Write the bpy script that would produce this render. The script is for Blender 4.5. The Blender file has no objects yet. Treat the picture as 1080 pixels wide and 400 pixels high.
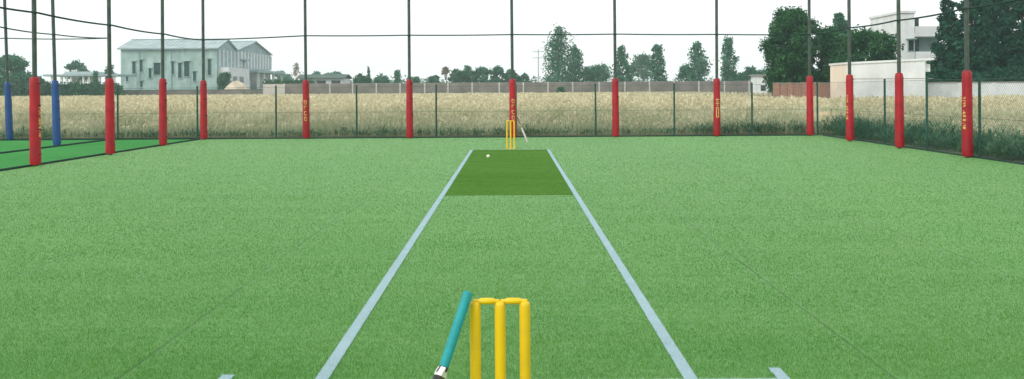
import bpy, math, random
import numpy as np
from mathutils import Vector, Matrix

R = math.radians
rng = np.random.default_rng(7)
random.seed(7)
S = bpy.context.scene
C = S.collection

# ------------------------------------------------------------------ camera geometry (metres)
CAM_H, FOC, VPX, VPY, ROLL = 1.49, 1000.0, 539.0, 95.0, 0.0063
def hor(px): return VPY - (px - VPX) * ROLL
def X_at(px, d): return (px - VPX) * d / FOC
def Z_at(px, py, d): return CAM_H + (hor(px) - py) * d / FOC

# ------------------------------------------------------------------ object helpers
def setp(o, label=None, cat=None, group=None, kind=None):
    if label: o['label'] = label
    if cat: o['category'] = cat
    if group: o['group'] = group
    if kind: o['kind'] = kind
    return o

def empty(name, loc, label, cat, group=None, rz=0.0, rot=None):
    o = bpy.data.objects.new(name, None)
    C.objects.link(o)
    o.location = loc
    o.rotation_euler = rot if rot else (0, 0, rz)
    o.empty_display_size = 0.2
    return setp(o, label, cat, group)

class MB:
    """collects simple shapes into one mesh"""
    def __init__(s): s.v, s.f, s.mi, s.m = [], [], [], 0
    def add(s, vs, fs):
        b = len(s.v)
        s.v += [tuple(p) for p in vs]
        s.f += [tuple(i + b for i in f) for f in fs]
        s.mi += [s.m] * len(fs)
        return s
    def box(s, x0, x1, y0, y1, z0, z1):
        vs = [(x, y, z) for z in (z0, z1) for y in (y0, y1) for x in (x0, x1)]
        return s.add(vs, [(0, 2, 3, 1), (4, 5, 7, 6), (0, 1, 5, 4), (2, 6, 7, 3), (0, 4, 6, 2), (1, 3, 7, 5)])
    def tube(s, pts, rad, n=8, caps=True):
        pts = [Vector(p) for p in pts]
        if not hasattr(rad, '__len__'): rad = [rad] * len(pts)
        rings, ref = [], None
        for i, p in enumerate(pts):
            t = (pts[min(i + 1, len(pts) - 1)] - pts[max(i - 1, 0)])
            if t.length < 1e-9: t = Vector((0, 0, 1))
            t.normalize()
            if ref is None:
                ref = Vector((1, 0, 0)) if abs(t.x) < 0.9 else Vector((0, 1, 0))
            a = (ref - t * ref.dot(t)).normalized()
            b = t.cross(a)
            ref = a
            rings.append([p + (a * math.cos(2 * math.pi * k / n) + b * math.sin(2 * math.pi * k / n)) * rad[i] for k in range(n)])
        vs = [q for r in rings for q in r]
        fs = []
        for i in range(len(rings) - 1):
            for k in range(n):
                k2 = (k + 1) % n
                fs.append((i * n + k, i * n + k2, (i + 1) * n + k2, (i + 1) * n + k))
        if caps:
            fs.append(tuple(reversed(range(n))))
            fs.append(tuple((len(rings) - 1) * n + k for k in range(n)))
        return s.add(vs, fs)
    def prism(s, poly, axis, a, b):
        """polygon in the two other axes, extruded along axis from a to b"""
        n = len(poly)
        def mk(p, t):
            if axis == 'x': return (t, p[0], p[1])
            if axis == 'y': return (p[0], t, p[1])
            return (p[0], p[1], t)
        vs = [mk(p, a) for p in poly] + [mk(p, b) for p in poly]
        fs = [tuple(reversed(range(n))), tuple(range(n, 2 * n))]
        fs += [(i, (i + 1) % n, n + (i + 1) % n, n + i) for i in range(n)]
        return s.add(vs, fs)
    def build(s, name, mat, parent=None, smooth=False, bevel=0.0):
        me = bpy.data.meshes.new(name)
        me.from_pydata(s.v, [], s.f)
        for m in (mat if isinstance(mat, (list, tuple)) else [mat]): me.materials.append(m)
        me.polygons.foreach_set('material_index', s.mi)
        me.update()
        import bmesh
        bm = bmesh.new(); bm.from_mesh(me)
        bmesh.ops.recalc_face_normals(bm, faces=bm.faces)
        bm.to_mesh(me); bm.free()
        if smooth: me.polygons.foreach_set('use_smooth', [True] * len(me.polygons))
        o = bpy.data.objects.new(name, me)
        C.objects.link(o)
        if parent: o.parent = parent
        if smooth:
            try: me.set_sharp_from_angle(angle=R(40))
            except Exception: pass
        if bevel:
            b = o.modifiers.new('bevel', 'BEVEL'); b.width = bevel; b.segments = 2; b.limit_method = 'ANGLE'
        return o

def np_obj(name, V, F, mats, parent=None, mi=None):
    V = np.asarray(V, dtype=np.float32); F = np.asarray(F, dtype=np.int32)
    me = bpy.data.meshes.new(name)
    k = F.shape[1]
    me.vertices.add(len(V)); me.vertices.foreach_set('co', V.ravel())
    me.loops.add(F.size); me.loops.foreach_set('vertex_index', F.ravel())
    me.polygons.add(len(F)); me.polygons.foreach_set('loop_start', np.arange(0, F.size, k, dtype=np.int32))
    for m in (mats if isinstance(mats, (list, tuple)) else [mats]): me.materials.append(m)
    if mi is not None: me.polygons.foreach_set('material_index', np.asarray(mi, dtype=np.int32))
    me.update(calc_edges=True); me.validate()
    o = bpy.data.objects.new(name, me)
    C.objects.link(o)
    if parent: o.parent = parent
    return o

def copy_tree(o, parent=None, only=None):
    c = o.copy(); C.objects.link(c)
    if parent: c.parent = parent
    for ch in list(o.children):
        copy_tree(ch, c)
    return c

# ------------------------------------------------------------------ materials
def mat(name, col, rough=0.6, spec=0.4, metal=0.0, var=0.12, scale=3.0, bump=0.0, bscale=40.0, stain=None, coat=0.0):
    m = bpy.data.materials.new(name); m.use_nodes = True
    nt = m.node_tree; N = nt.nodes; L = nt.links
    p = N['Principled BSDF']
    p.inputs['Roughness'].default_value = rough
    p.inputs['Specular IOR Level'].default_value = spec
    p.inputs['Metallic'].default_value = metal
    if coat: p.inputs['Coat Weight'].default_value = coat
    tc = N.new('ShaderNodeTexCoord')
    no = N.new('ShaderNodeTexNoise'); no.inputs['Scale'].default_value = scale; no.inputs['Detail'].default_value = 6
    L.new(tc.outputs['Object'], no.inputs['Vector'])
    r = N.new('ShaderNodeValToRGB')
    r.color_ramp.elements[0].position = 0.3; r.color_ramp.elements[1].position = 0.7
    d = stain if stain else tuple(c * (1 - var * 1.6) for c in col)
    r.color_ramp.elements[0].color = (*d, 1)
    r.color_ramp.elements[1].color = (*[min(1, c * (1 + var)) for c in col], 1)
    L.new(no.outputs['Fac'], r.inputs['Fac'])
    L.new(r.outputs['Color'], p.inputs['Base Color'])
    if bump:
        n2 = N.new('ShaderNodeTexNoise'); n2.inputs['Scale'].default_value = bscale; n2.inputs['Detail'].default_value = 4
        L.new(tc.outputs['Object'], n2.inputs['Vector'])
        b = N.new('ShaderNodeBump'); b.inputs['Strength'].default_value = bump; b.inputs['Distance'].default_value = 0.02
        L.new(n2.outputs['Fac'], b.inputs['Height']); L.new(b.outputs['Normal'], p.inputs['Normal'])
    return m

def leaf_mat(name, dark, light, trans=0.25, rough=0.55):
    m = bpy.data.materials.new(name); m.use_nodes = True
    nt = m.node_tree; N = nt.nodes; L = nt.links
    p = N['Principled BSDF']; p.inputs['Roughness'].default_value = rough; p.inputs['Specular IOR Level'].default_value = 0.08
    g = N.new('ShaderNodeNewGeometry')
    r = N.new('ShaderNodeValToRGB')
    r.color_ramp.elements[0].color = (*dark, 1); r.color_ramp.elements[1].color = (*light, 1)
    tc = N.new('ShaderNodeTexCoord'); no = N.new('ShaderNodeTexNoise'); no.inputs['Scale'].default_value = 0.9
    L.new(tc.outputs['Object'], no.inputs['Vector'])
    mx = N.new('ShaderNodeMath'); mx.operation = 'MULTIPLY_ADD'; mx.inputs[1].default_value = 0.6
    mm = N.new('ShaderNodeMath'); mm.operation = 'MULTIPLY_ADD'; mm.inputs[1].default_value = 1.6; mm.inputs[2].default_value = -0.62
    L.new(no.outputs['Fac'], mm.inputs[0]); L.new(g.outputs['Random Per Island'], mx.inputs[0]); L.new(mm.outputs[0], mx.inputs[2])
    L.new(mx.outputs[0], r.inputs['Fac'])
    L.new(r.outputs['Color'], p.inputs['Base Color'])
    t = N.new('ShaderNodeBsdfTranslucent'); L.new(r.outputs['Color'], t.inputs['Color'])
    ms = N.new('ShaderNodeMixShader'); ms.inputs['Fac'].default_value = trans
    L.new(p.outputs[0], ms.inputs[1]); L.new(t.outputs[0], ms.inputs[2])
    L.new(ms.outputs[0], N['Material Output'].inputs['Surface'])
    return m

def turf_mat(name, base, tint, seams=True, fine=1.0, spec=0.45, sheen=0.35):
    """woven artificial grass: pile speckle, wear patches, roll seams every 2 m"""
    m = bpy.data.materials.new(name); m.use_nodes = True
    nt = m.node_tree; N = nt.nodes; L = nt.links
    p = N['Principled BSDF']
    p.inputs['Roughness'].default_value = 0.62
    p.inputs['Specular IOR Level'].default_value = spec
    p.inputs['Sheen Weight'].default_value = sheen
    p.inputs['Sheen Roughness'].default_value = 0.22
    p.inputs['Sheen Tint'].default_value = (0.62, 1.0, 0.55, 1)
    tc = N.new('ShaderNodeTexCoord')
    def noise(scale, detail, vec=None, rough=0.6):
        n = N.new('ShaderNodeTexNoise'); n.inputs['Scale'].default_value = scale; n.inputs['Detail'].default_value = detail
        n.inputs['Roughness'].default_value = rough
        L.new(vec if vec else tc.outputs['Object'], n.inputs['Vector']); return n.outputs['Fac']
    def math_(op, a, b=None, c=None):
        n = N.new('ShaderNodeMath'); n.operation = op
        for i, x in enumerate((a, b, c)):
            if x is None: continue
            if isinstance(x, (int, float)): n.inputs[i].default_value = x
            else: L.new(x, n.inputs[i])
        return n.outputs[0]
    def mixc(fac, a, b, mode='MIX'):
        n = N.new('ShaderNodeMix'); n.data_type = 'RGBA'; n.blend_type = mode
        if isinstance(fac, (int, float)): n.inputs[0].default_value = fac
        else: L.new(fac, n.inputs[0])
        for i, x in ((6, a), (7, b)):
            if isinstance(x, tuple): n.inputs[i].default_value = (*x, 1)
            else: L.new(x, n.inputs[i])
        return n.outputs[2]
    mp = N.new('ShaderNodeMapping'); mp.inputs['Scale'].default_value = (0.35, 2.2, 1)
    L.new(tc.outputs['Object'], mp.inputs['Vector'])
    big = noise(0.35, 4); streak = noise(1.0, 5, mp.outputs[0], 0.65); mid = noise(7.0, 4); pile = noise(95.0 * fine, 3, None, 0.85)
    f = math_('MULTIPLY_ADD', big, 1.2, -0.1)
    f = math_('MULTIPLY_ADD', streak, 1.1, math_('ADD', f, -0.55))
    f = math_('MULTIPLY_ADD', mid, 1.3, math_('ADD', f, -0.65))
    mp2 = N.new('ShaderNodeMapping'); mp2.inputs['Scale'].default_value = (1.2, 14, 1); L.new(tc.outputs['Object'], mp2.inputs['Vector'])
    rip = noise(1.0, 4, mp2.outputs[0], 0.7)
    f = math_('MULTIPLY_ADD', rip, 1.2, math_('ADD', f, -0.60))
    cl = N.new('ShaderNodeClamp'); L.new(f, cl.inputs[0])
    col = mixc(cl.outputs[0], base, tint)
    sp = N.new('ShaderNodeMapRange'); sp.inputs[1].default_value = 0.3; sp.inputs[2].default_value = 0.7
    sp.inputs[3].default_value = 0.30; sp.inputs[4].default_value = 1.7
    L.new(pile, sp.inputs[0])
    cmb = N.new('ShaderNodeCombineColor')
    for i in range(3): L.new(sp.outputs[0], cmb.inputs[i])
    col = mixc(1.0, col, cmb.outputs[0], 'MULTIPLY')
    # a few worn, paler blades
    spk = noise(55.0, 3, None, 0.9)
    s2 = N.new('ShaderNodeMapRange'); s2.inputs[1].default_value = 0.62; s2.inputs[2].default_value = 0.75; s2.inputs[3].default_value = 0; s2.inputs[4].default_value = 0.35
    L.new(spk, s2.inputs[0])
    col = mixc(s2.outputs[0], col, tuple(min(1, c * 1.5 + 0.02) for c in tint))
    height = pile
    if seams:
        sx = N.new('ShaderNodeSeparateXYZ'); L.new(tc.outputs['Object'], sx.inputs[0])
        wob = noise(0.8, 3)
        xw = math_('MULTIPLY_ADD', wob, 0.035, sx.outputs['X'])
        xr = math_('ADD', xw, 21.03)
        fr = math_('FRACT', math_('MULTIPLY', xr, 0.5))
        dist = math_('MULTIPLY', math_('ABSOLUTE', math_('SUBTRACT', fr, 0.5)), 2.0)   # metres from the seam
        ln = N.new('ShaderNodeMapRange'); ln.inputs[1].default_value = 0.004; ln.inputs[2].default_value = 0.022
        ln.inputs[3].default_value = 1.0; ln.inputs[4].default_value = 0.0
        L.new(dist, ln.inputs[0])
        # seams open unevenly
        opn = N.new('ShaderNodeMapRange'); opn.inputs[1].default_value = 0.38; opn.inputs[2].default_value = 0.62; opn.inputs[3].default_value = 0.25; opn.inputs[4].default_value = 0.85
        L.new(noise(0.55, 2), opn.inputs[0])
        sf = math_('MULTIPLY', ln.outputs[0], opn.outputs[0])
        off = math_('GREATER_THAN', math_('ABSOLUTE', sx.outputs['X']), 1.2)
        sf = math_('MULTIPLY', sf, off)
        col = mixc(sf, col, tuple(c * 0.35 for c in base))
        # each roll has its own dye lot
        wn = N.new('ShaderNodeTexWhiteNoise'); wn.noise_dimensions = '1D'
        L.new(math_('FLOOR', math_('ADD', math_('MULTIPLY', xr, 0.5), 0.5)), wn.inputs['W'])
        v = N.new('ShaderNodeMapRange'); v.inputs[3].default_value = 0.94; v.inputs[4].default_value = 1.06
        L.new(wn.outputs[0], v.inputs[0])
        cm = N.new('ShaderNodeCombineColor')
        for i in range(3): L.new(v.outputs[0], cm.inputs[i])
        col = mixc(1.0, col, cm.outputs[0], 'MULTIPLY')
        height = math_('SUBTRACT', pile, math_('MULTIPLY', sf, 1.5))
    L.new(col, p.inputs['Base Color'])
    b = N.new('ShaderNodeBump'); b.inputs['Strength'].default_value = 0.55; b.inputs['Distance'].default_value = 0.012
    L.new(height, b.inputs['Height']); L.new(b.outputs['Normal'], p.inputs['Normal'])
    return m

M = {}
M['turf'] = turf_mat('turf_green', (0.040, 0.185, 0.018), (0.084, 0.235, 0.036), spec=0.30, sheen=0.58)
M['turf2'] = turf_mat('turf_bright', (0.036, 0.205, 0.048), (0.056, 0.255, 0.070), seams=False, spec=0.0, sheen=0.12)
M['matt'] = turf_mat('mat_dark', (0.056, 0.155, 0.022), (0.100, 0.210, 0.044), seams=False, spec=0.0, sheen=0.0)
M['line'] = mat('line_white', (0.31, 0.46, 0.50), 0.75, 0.1, var=0.05, scale=3, bump=0.4, bscale=150)
M['soil'] = mat('soil', (0.20, 0.16, 0.10), 0.9, 0.1, var=0.3, scale=0.6, bump=0.5, bscale=8)
M['verge'] = mat('verge_gravel', (0.13, 0.17, 0.11), 0.9, 0.1, var=0.4, scale=25, bump=0.8, bscale=60)
M['yellow'] = mat('yellow_plastic', (0.80, 0.53, 0.004), 0.42, 0.45, var=0.05, scale=9)
M['cyan'] = mat('cyan_rubber', (0.008, 0.29, 0.30), 0.55, 0.4, var=0.08, scale=30, bump=0.15, bscale=120)
M['willow'] = mat('willow', (0.62, 0.47, 0.28), 0.5, 0.35, var=0.1, scale=14)
M['white'] = mat('white_gloss', (0.80, 0.80, 0.78), 0.35, 0.5, var=0.03)
M['black'] = mat('black_gloss', (0.015, 0.015, 0.017), 0.4, 0.5, var=0.1)
M['redst'] = mat('red_sticker', (0.45, 0.02, 0.02), 0.35, 0.5, var=0.05)
M['ball'] = mat('ball_cream', (0.80, 0.80, 0.62), 0.5, 0.4, var=0.04)
M['pole'] = mat('pole_paint', (0.045, 0.075, 0.058), 0.45, 0.4, var=0.35, scale=5, stain=(0.035, 0.04, 0.035))
M['red'] = mat('red_vinyl', (0.36, 0.006, 0.016), 0.45, 0.35, var=0.16, scale=4, bump=0.35, bscale=7)
M['blue'] = mat('blue_vinyl', (0.010, 0.065, 0.24), 0.45, 0.45, var=0.14, scale=4, bump=0.35, bscale=7)
M['maroon'] = mat('dark_strap', (0.05, 0.012, 0.012), 0.7, 0.2)
M['gold'] = mat('gold_print', (0.66, 0.45, 0.12), 0.6, 0.4, var=0.08)
M['rope'] = mat('dark_rope', (0.02, 0.05, 0.042), 0.8, 0.2, var=0.3, scale=30)
M['fpost'] = mat('fence_green', (0.012, 0.075, 0.052), 0.5, 0.4, var=0.25, scale=6)
M['wire'] = mat('fence_wire', (0.03, 0.10, 0.075), 0.5, 0.4, var=0.2)
M['ear'] = leaf_mat('wheat_ear', (0.42, 0.385, 0.24), (0.76, 0.72, 0.51), 0.25)
M['stalk'] = leaf_mat('wheat_stalk', (0.28, 0.38, 0.22), (0.66, 0.68, 0.48), 0.4)
M['under'] = mat('wheat_canopy', (0.50, 0.40, 0.26), 0.9, 0.05, var=0.3, scale=1.2, bump=0.8, bscale=9)
M['weed'] = leaf_mat('weed_leaf', (0.022, 0.100, 0.055), (0.140, 0.260, 0.150), 0.3)
M['l_dark'] = leaf_mat('leaf_dark', (0.004, 0.040, 0.016), (0.066, 0.190, 0.066), 0.22)
M['l_conif'] = leaf_mat('leaf_conifer', (0.003, 0.032, 0.021), (0.030, 0.110, 0.066), 0.15)
M['l_mid'] = leaf_mat('leaf_mid', (0.012, 0.075, 0.042), (0.110, 0.280, 0.155), 0.3)
M['l_pale'] = leaf_mat('leaf_pale', (0.03, 0.09, 0.05), (0.11, 0.20, 0.11), 0.25)
M['l_dry'] = leaf_mat('leaf_dry', (0.22, 0.17, 0.10), (0.34, 0.26, 0.17), 0.2)
M['bark'] = mat('bark', (0.10, 0.075, 0.055), 0.9, 0.1, var=0.4, scale=4, bump=0.8, bscale=12)
M['bark_pale'] = mat('bark_pale', (0.38, 0.33, 0.27), 0.9, 0.1, var=0.25, scale=4, bump=0.5, bscale=12)
M['plaster'] = mat('weathered_plaster', (0.36, 0.485, 0.46), 0.85, 0.1, var=0.12, scale=0.35, stain=(0.24, 0.345, 0.33))
def streak(m, sc, amt, col):
    nt = m.node_tree; N = nt.nodes; L = nt.links; p = N['Principled BSDF']; src = p.inputs['Base Color'].links[0].from_socket
    tc = N.new('ShaderNodeTexCoord'); mp = N.new('ShaderNodeMapping'); mp.inputs['Scale'].default_value = sc
    no = N.new('ShaderNodeTexNoise'); no.inputs['Scale'].default_value = 1.0; no.inputs['Detail'].default_value = 7; no.inputs['Roughness'].default_value = 0.7
    r = N.new('ShaderNodeMapRange'); r.inputs[1].default_value = 0.48; r.inputs[2].default_value = 0.72; r.inputs[4].default_value = amt
    x = N.new('ShaderNodeMix'); x.data_type = 'RGBA'; x.inputs[7].default_value = (*col, 1)
    L.new(tc.outputs['Object'], mp.inputs['Vector']); L.new(mp.outputs[0], no.inputs['Vector']); L.new(no.outputs['Fac'], r.inputs[0])
    L.new(r.outputs[0], x.inputs[0]); L.new(src, x.inputs[6]); L.new(x.outputs[2], p.inputs['Base Color'])
streak(M['plaster'], (0.9, 0.9, 0.16), 0.75, (0.13, 0.20, 0.18))
M['plaster2'] = mat('white_plaster', (0.62, 0.66, 0.66), 0.85, 0.2, var=0.06, scale=0.6)
M['clad'] = mat('grey_cladding', (0.27, 0.37, 0.39), 0.7, 0.3, var=0.15, scale=0.8)
M['roofs'] = mat('roof_sheet', (0.38, 0.46, 0.46), 0.7, 0.1, var=0.15, scale=0.5)
M['roofdark'] = mat('roof_dark', (0.06, 0.10, 0.085), 0.7, 0.3, var=0.25, scale=0.8)
M['glass'] = mat('dark_glass', (0.02, 0.035, 0.035), 0.25, 0.5, var=0.3, scale=0.7)
M['louver'] = mat('dark_louver', (0.022, 0.062, 0.056), 0.7, 0.1, var=0.4, scale=1.5)
M['white_wall'] = mat('white_wall', (0.72, 0.78, 0.78), 0.8, 0.2, var=0.05, scale=0.8, stain=(0.62, 0.64, 0.63))
M['cream'] = mat('warm_lit_wall', (0.78, 0.68, 0.55), 0.8, 0.2, var=0.06, scale=0.8)  # warm light on the shed's left face, put into the colour
streak(M['white_wall'], (1.1, 1.1, 0.3), 0.35, (0.40, 0.42, 0.40))
M['conc'] = mat('grey_concrete', (0.20, 0.175, 0.155), 0.9, 0.1, var=0.15, scale=0.5, stain=(0.13, 0.115, 0.105))
M['concpost'] = mat('pale_concrete', (0.52, 0.49, 0.44), 0.9, 0.15, var=0.1)
M['coping'] = mat('coping', (0.30, 0.29, 0.265), 0.9, 0.15, var=0.15)
M['dirt'] = mat('dirt_heap', (0.55, 0.47, 0.36), 0.95, 0.05, var=0.2, scale=0.8, bump=0.8, bscale=3)

def weather(m, dirt, lo=0.72, hi=1.08):
    nt = m.node_tree; N = nt.nodes; L = nt.links; p = N['Principled BSDF']; src = p.inputs['Base Color'].links[0].from_socket
    oi = N.new('ShaderNodeObjectInfo'); mr = N.new('ShaderNodeMapRange'); mr.inputs[3].default_value = lo; mr.inputs[4].default_value = hi
    L.new(oi.outputs['Random'], mr.inputs[0])
    cc = N.new('ShaderNodeCombineColor')
    for i in range(3): L.new(mr.outputs[0], cc.inputs[i])
    x = N.new('ShaderNodeMix'); x.data_type = 'RGBA'; x.blend_type = 'MULTIPLY'; x.inputs[0].default_value = 1
    L.new(src, x.inputs[6]); L.new(cc.outputs[0], x.inputs[7])
    tc = N.new('ShaderNodeTexCoord'); ad = N.new('ShaderNodeVectorMath'); ad.operation = 'ADD'; rv = N.new('ShaderNodeVectorMath'); rv.operation = 'SCALE'; rv.inputs['Scale'].default_value = 37.0
    cv = N.new('ShaderNodeCombineXYZ')
    for i in range(3): L.new(oi.outputs['Random'], cv.inputs[i])
    L.new(cv.outputs[0], rv.inputs[0]); L.new(tc.outputs['Object'], ad.inputs[0]); L.new(rv.outputs[0], ad.inputs[1])
    no = N.new('ShaderNodeTexNoise'); no.inputs['Scale'].default_value = 6.0; no.inputs['Detail'].default_value = 7; no.inputs['Roughness'].default_value = 0.75
    L.new(ad.outputs[0], no.inputs['Vector'])
    r = N.new('ShaderNodeMapRange'); r.inputs[1].default_value = 0.52; r.inputs[2].default_value = 0.75; r.inputs[4].default_value = 0.55
    L.new(no.outputs['Fac'], r.inputs[0])
    y = N.new('ShaderNodeMix'); y.data_type = 'RGBA'; y.inputs[7].default_value = (*dirt, 1)
    L.new(r.outputs[0], y.inputs[0]); L.new(x.outputs[2], y.inputs[6]); L.new(y.outputs[2], p.inputs['Base Color'])
weather(M['red'], (0.16, 0.020, 0.018), 0.85, 1.15); weather(M['blue'], (0.03, 0.06, 0.12)); weather(M['yellow'], (0.55, 0.36, 0.03), 0.92, 1.0)

def brick_mat():
    m = bpy.data.materials.new('red_brick'); m.use_nodes = True
    nt = m.node_tree; N = nt.nodes; L = nt.links; p = N['Principled BSDF']; p.inputs['Roughness'].default_value = 0.9
    tc = N.new('ShaderNodeTexCoord'); mp = N.new('ShaderNodeMapping'); mp.inputs['Rotation'].default_value = (R(90), 0, 0)
    b = N.new('ShaderNodeTexBrick'); b.inputs['Scale'].default_value = 1.0
    b.inputs['Brick Width'].default_value = 0.23; b.inputs['Row Height'].default_value = 0.075; b.inputs['Mortar Size'].default_value = 0.01
    b.inputs['Color1'].default_value = (0.34, 0.15, 0.10, 1); b.inputs['Color2'].default_value = (0.25, 0.10, 0.07, 1); b.inputs['Mortar'].default_value = (0.35, 0.3, 0.25, 1)
    L.new(tc.outputs['Object'], mp.inputs['Vector']); L.new(mp.outputs[0], b.inputs['Vector']); L.new(b.outputs['Color'], p.inputs['Base Color'])
    return m
M['brick'] = brick_mat()

# ------------------------------------------------------------------ camera, world, light
cam = bpy.data.cameras.new('camera'); co = bpy.data.objects.new('camera', cam); C.objects.link(co)
co.location = (0, 0, CAM_H); co.rotation_euler = (R(90), ROLL, 0)
cam.sensor_width = 36.0; cam.lens = 36.0 * FOC / 1080.0
cam.shift_x = (540 - VPX) / 1080.0; cam.shift_y = -(200 - VPY) / 1080.0
cam.clip_start = 0.05; cam.clip_end = 3000
S.camera = co

SUN_EL, SUN_AZ = 36.0, 225.0      # azimuth clockwise from +Y: the light comes from behind the camera's left shoulder
w = bpy.data.worlds.new('World'); S.world = w; w.use_nodes = True
nt = w.node_tree; N = nt.nodes; L = nt.links
sky = N.new('ShaderNodeTexSky'); sky.sky_type = 'NISHITA'; sky.sun_disc = False
sky.sun_elevation = R(SUN_EL); sky.sun_rotation = R(SUN_AZ); sky.dust_density = 4.0; sky.air_density = 1.0
hs = N.new('ShaderNodeHueSaturation'); hs.inputs['Saturation'].default_value = 0.35
L.new(sky.outputs[0], hs.inputs['Color'])
mx = N.new('ShaderNodeMix'); mx.data_type = 'RGBA'; mx.inputs[0].default_value = 0.72
L.new(hs.outputs[0], mx.inputs[6]); mx.inputs[7].default_value = (10.2, 10.35, 10.35, 1)   # an even veil of cloud
L.new(mx.outputs[2], N['Background'].inputs['Color']); N['Background'].inputs['Strength'].default_value = 0.145
sl = bpy.data.lights.new('sun', 'SUN'); sl.energy = 1.3; sl.angle = R(24); sl.color = (1.0, 0.955, 0.89)
so = bpy.data.objects.new('sun', sl); C.objects.link(so)
dv = Vector((math.sin(R(SUN_AZ)) * math.cos(R(SUN_EL)), math.cos(R(SUN_AZ)) * math.cos(R(SUN_EL)), math.sin(R(SUN_EL))))
so.rotation_euler = dv.to_track_quat('Z', 'Y').to_euler(); so.location = (-30, -30, 40)
S.view_settings.view_transform = 'Standard'; S.view_settings.look = 'None'
S.view_settings.exposure = 0.0; S.view_settings.gamma = 1.0; S.view_settings.use_curve_mapping = False
S.render.engine = 'CYCLES'
S.cycles.use_denoising = True
try: S.cycles.denoiser = 'OPENIMAGEDENOISE'
except Exception: pass
S.cycles.max_bounces = 6; S.cycles.diffuse_bounces = 3; S.cycles.glossy_bounces = 2; S.cycles.transmission_bounces = 3; S.cycles.volume_bounces = 2
S.cycles.transparent_max_bounces = 8
S.cycles.use_adaptive_sampling = True; S.cycles.adaptive_threshold = 0.01

# haze
hz = MB().box(-300, 300, -25, 420, -1.0, 22.0).build('haze', [], None)
hm = bpy.data.materials.new('haze_air'); hm.use_nodes = True
hn = hm.node_tree.nodes; hn.remove(hn['Principled BSDF'])
pv = hn.new('ShaderNodeVolumePrincipled'); pv.inputs['Color'].default_value = (0.66, 0.95, 0.96, 1)
HAZE_D = 0.0006
pv.inputs['Density'].default_value = HAZE_D; pv.inputs['Anisotropy'].default_value = 0.2
hm.node_tree.links.new(pv.outputs[0], hn['Material Output'].inputs['Volume'])
hz.data.materials.clear(); hz.data.materials.append(hm)
setp(hz, 'pale even haze over the whole field', 'haze', None, 'stuff')

# ------------------------------------------------------------------ ground sheets
def sheet(name, x0, x1, y0, y1, z, m, label=None, kind='structure'):
    mb = MB(); mb.add([(x0, y0, z), (x1, y0, z), (x1, y1, z), (x0, y1, z)], [(0, 1, 2, 3)])
    o = mb.build(name, m); setp(o, label, None, None, kind); return o
sheet('ground', -295, 295, -22, 415, -0.030, M['soil'])
TX0, TX1, TY1 = -9.72, 9.78, 29.75
sheet('court_turf', TX0, TX1, -8, TY1, 0.0, M['turf'])
sheet('neighbour_turf', -40, TX0 - 0.02, -8, 29.9, -0.004, M['turf2'])
sheet('verge', TX1, 11.2, -8, 31.6, -0.012, M['verge'])
sheet('back_verge', -40, 9.7, TY1, 31.4, -0.016, M['verge'])
# pitch markings, laid 4 mm and 8 mm up
def marking(name, x0, x1, y0, y1, z=0.004):
    return sheet(name, x0, x1, y0, y1, z, M['line'])
marking('pitch_line', -1.022, -0.952, -1.0, 23.6)
marking('pitch_line', 0.877, 0.947, -1.0, 23.6)
marking('popping_crease', -1.525, -1.022, 4.78, 4.857); marking('popping_crease', 0.947, 1.418, 4.78, 4.857)
marking('popping_crease', -0.95, 0.875, 4.78, 4.857, 0.0039)
marking('return_crease', -1.525, -1.458, 4.857, 4.98); marking('return_crease', 1.355, 1.418, 4.857, 5.04)
marking('bowling_crease', -0.95, 0.875, 23.60, 23.66)
M['pile'] = leaf_mat('turf_pile', (0.074, 0.248, 0.030), (0.132, 0.325, 0.058), 0.25)
M['pile_mat'] = leaf_mat('mat_pile', (0.050, 0.155, 0.018), (0.150, 0.275, 0.055), 0.15)
M['pile_line'] = leaf_mat('line_pile', (0.38, 0.48, 0.50), (0.60, 0.68, 0.70), 0.15)
pm = MB().box(-0.948, 0.874, 13.42, 23.58, 0.001, 0.006).build('pitch_mat', M['matt'])
setp(pm, 'dark green rectangular mat laid at the far end of the pitch', 'mat')

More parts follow.
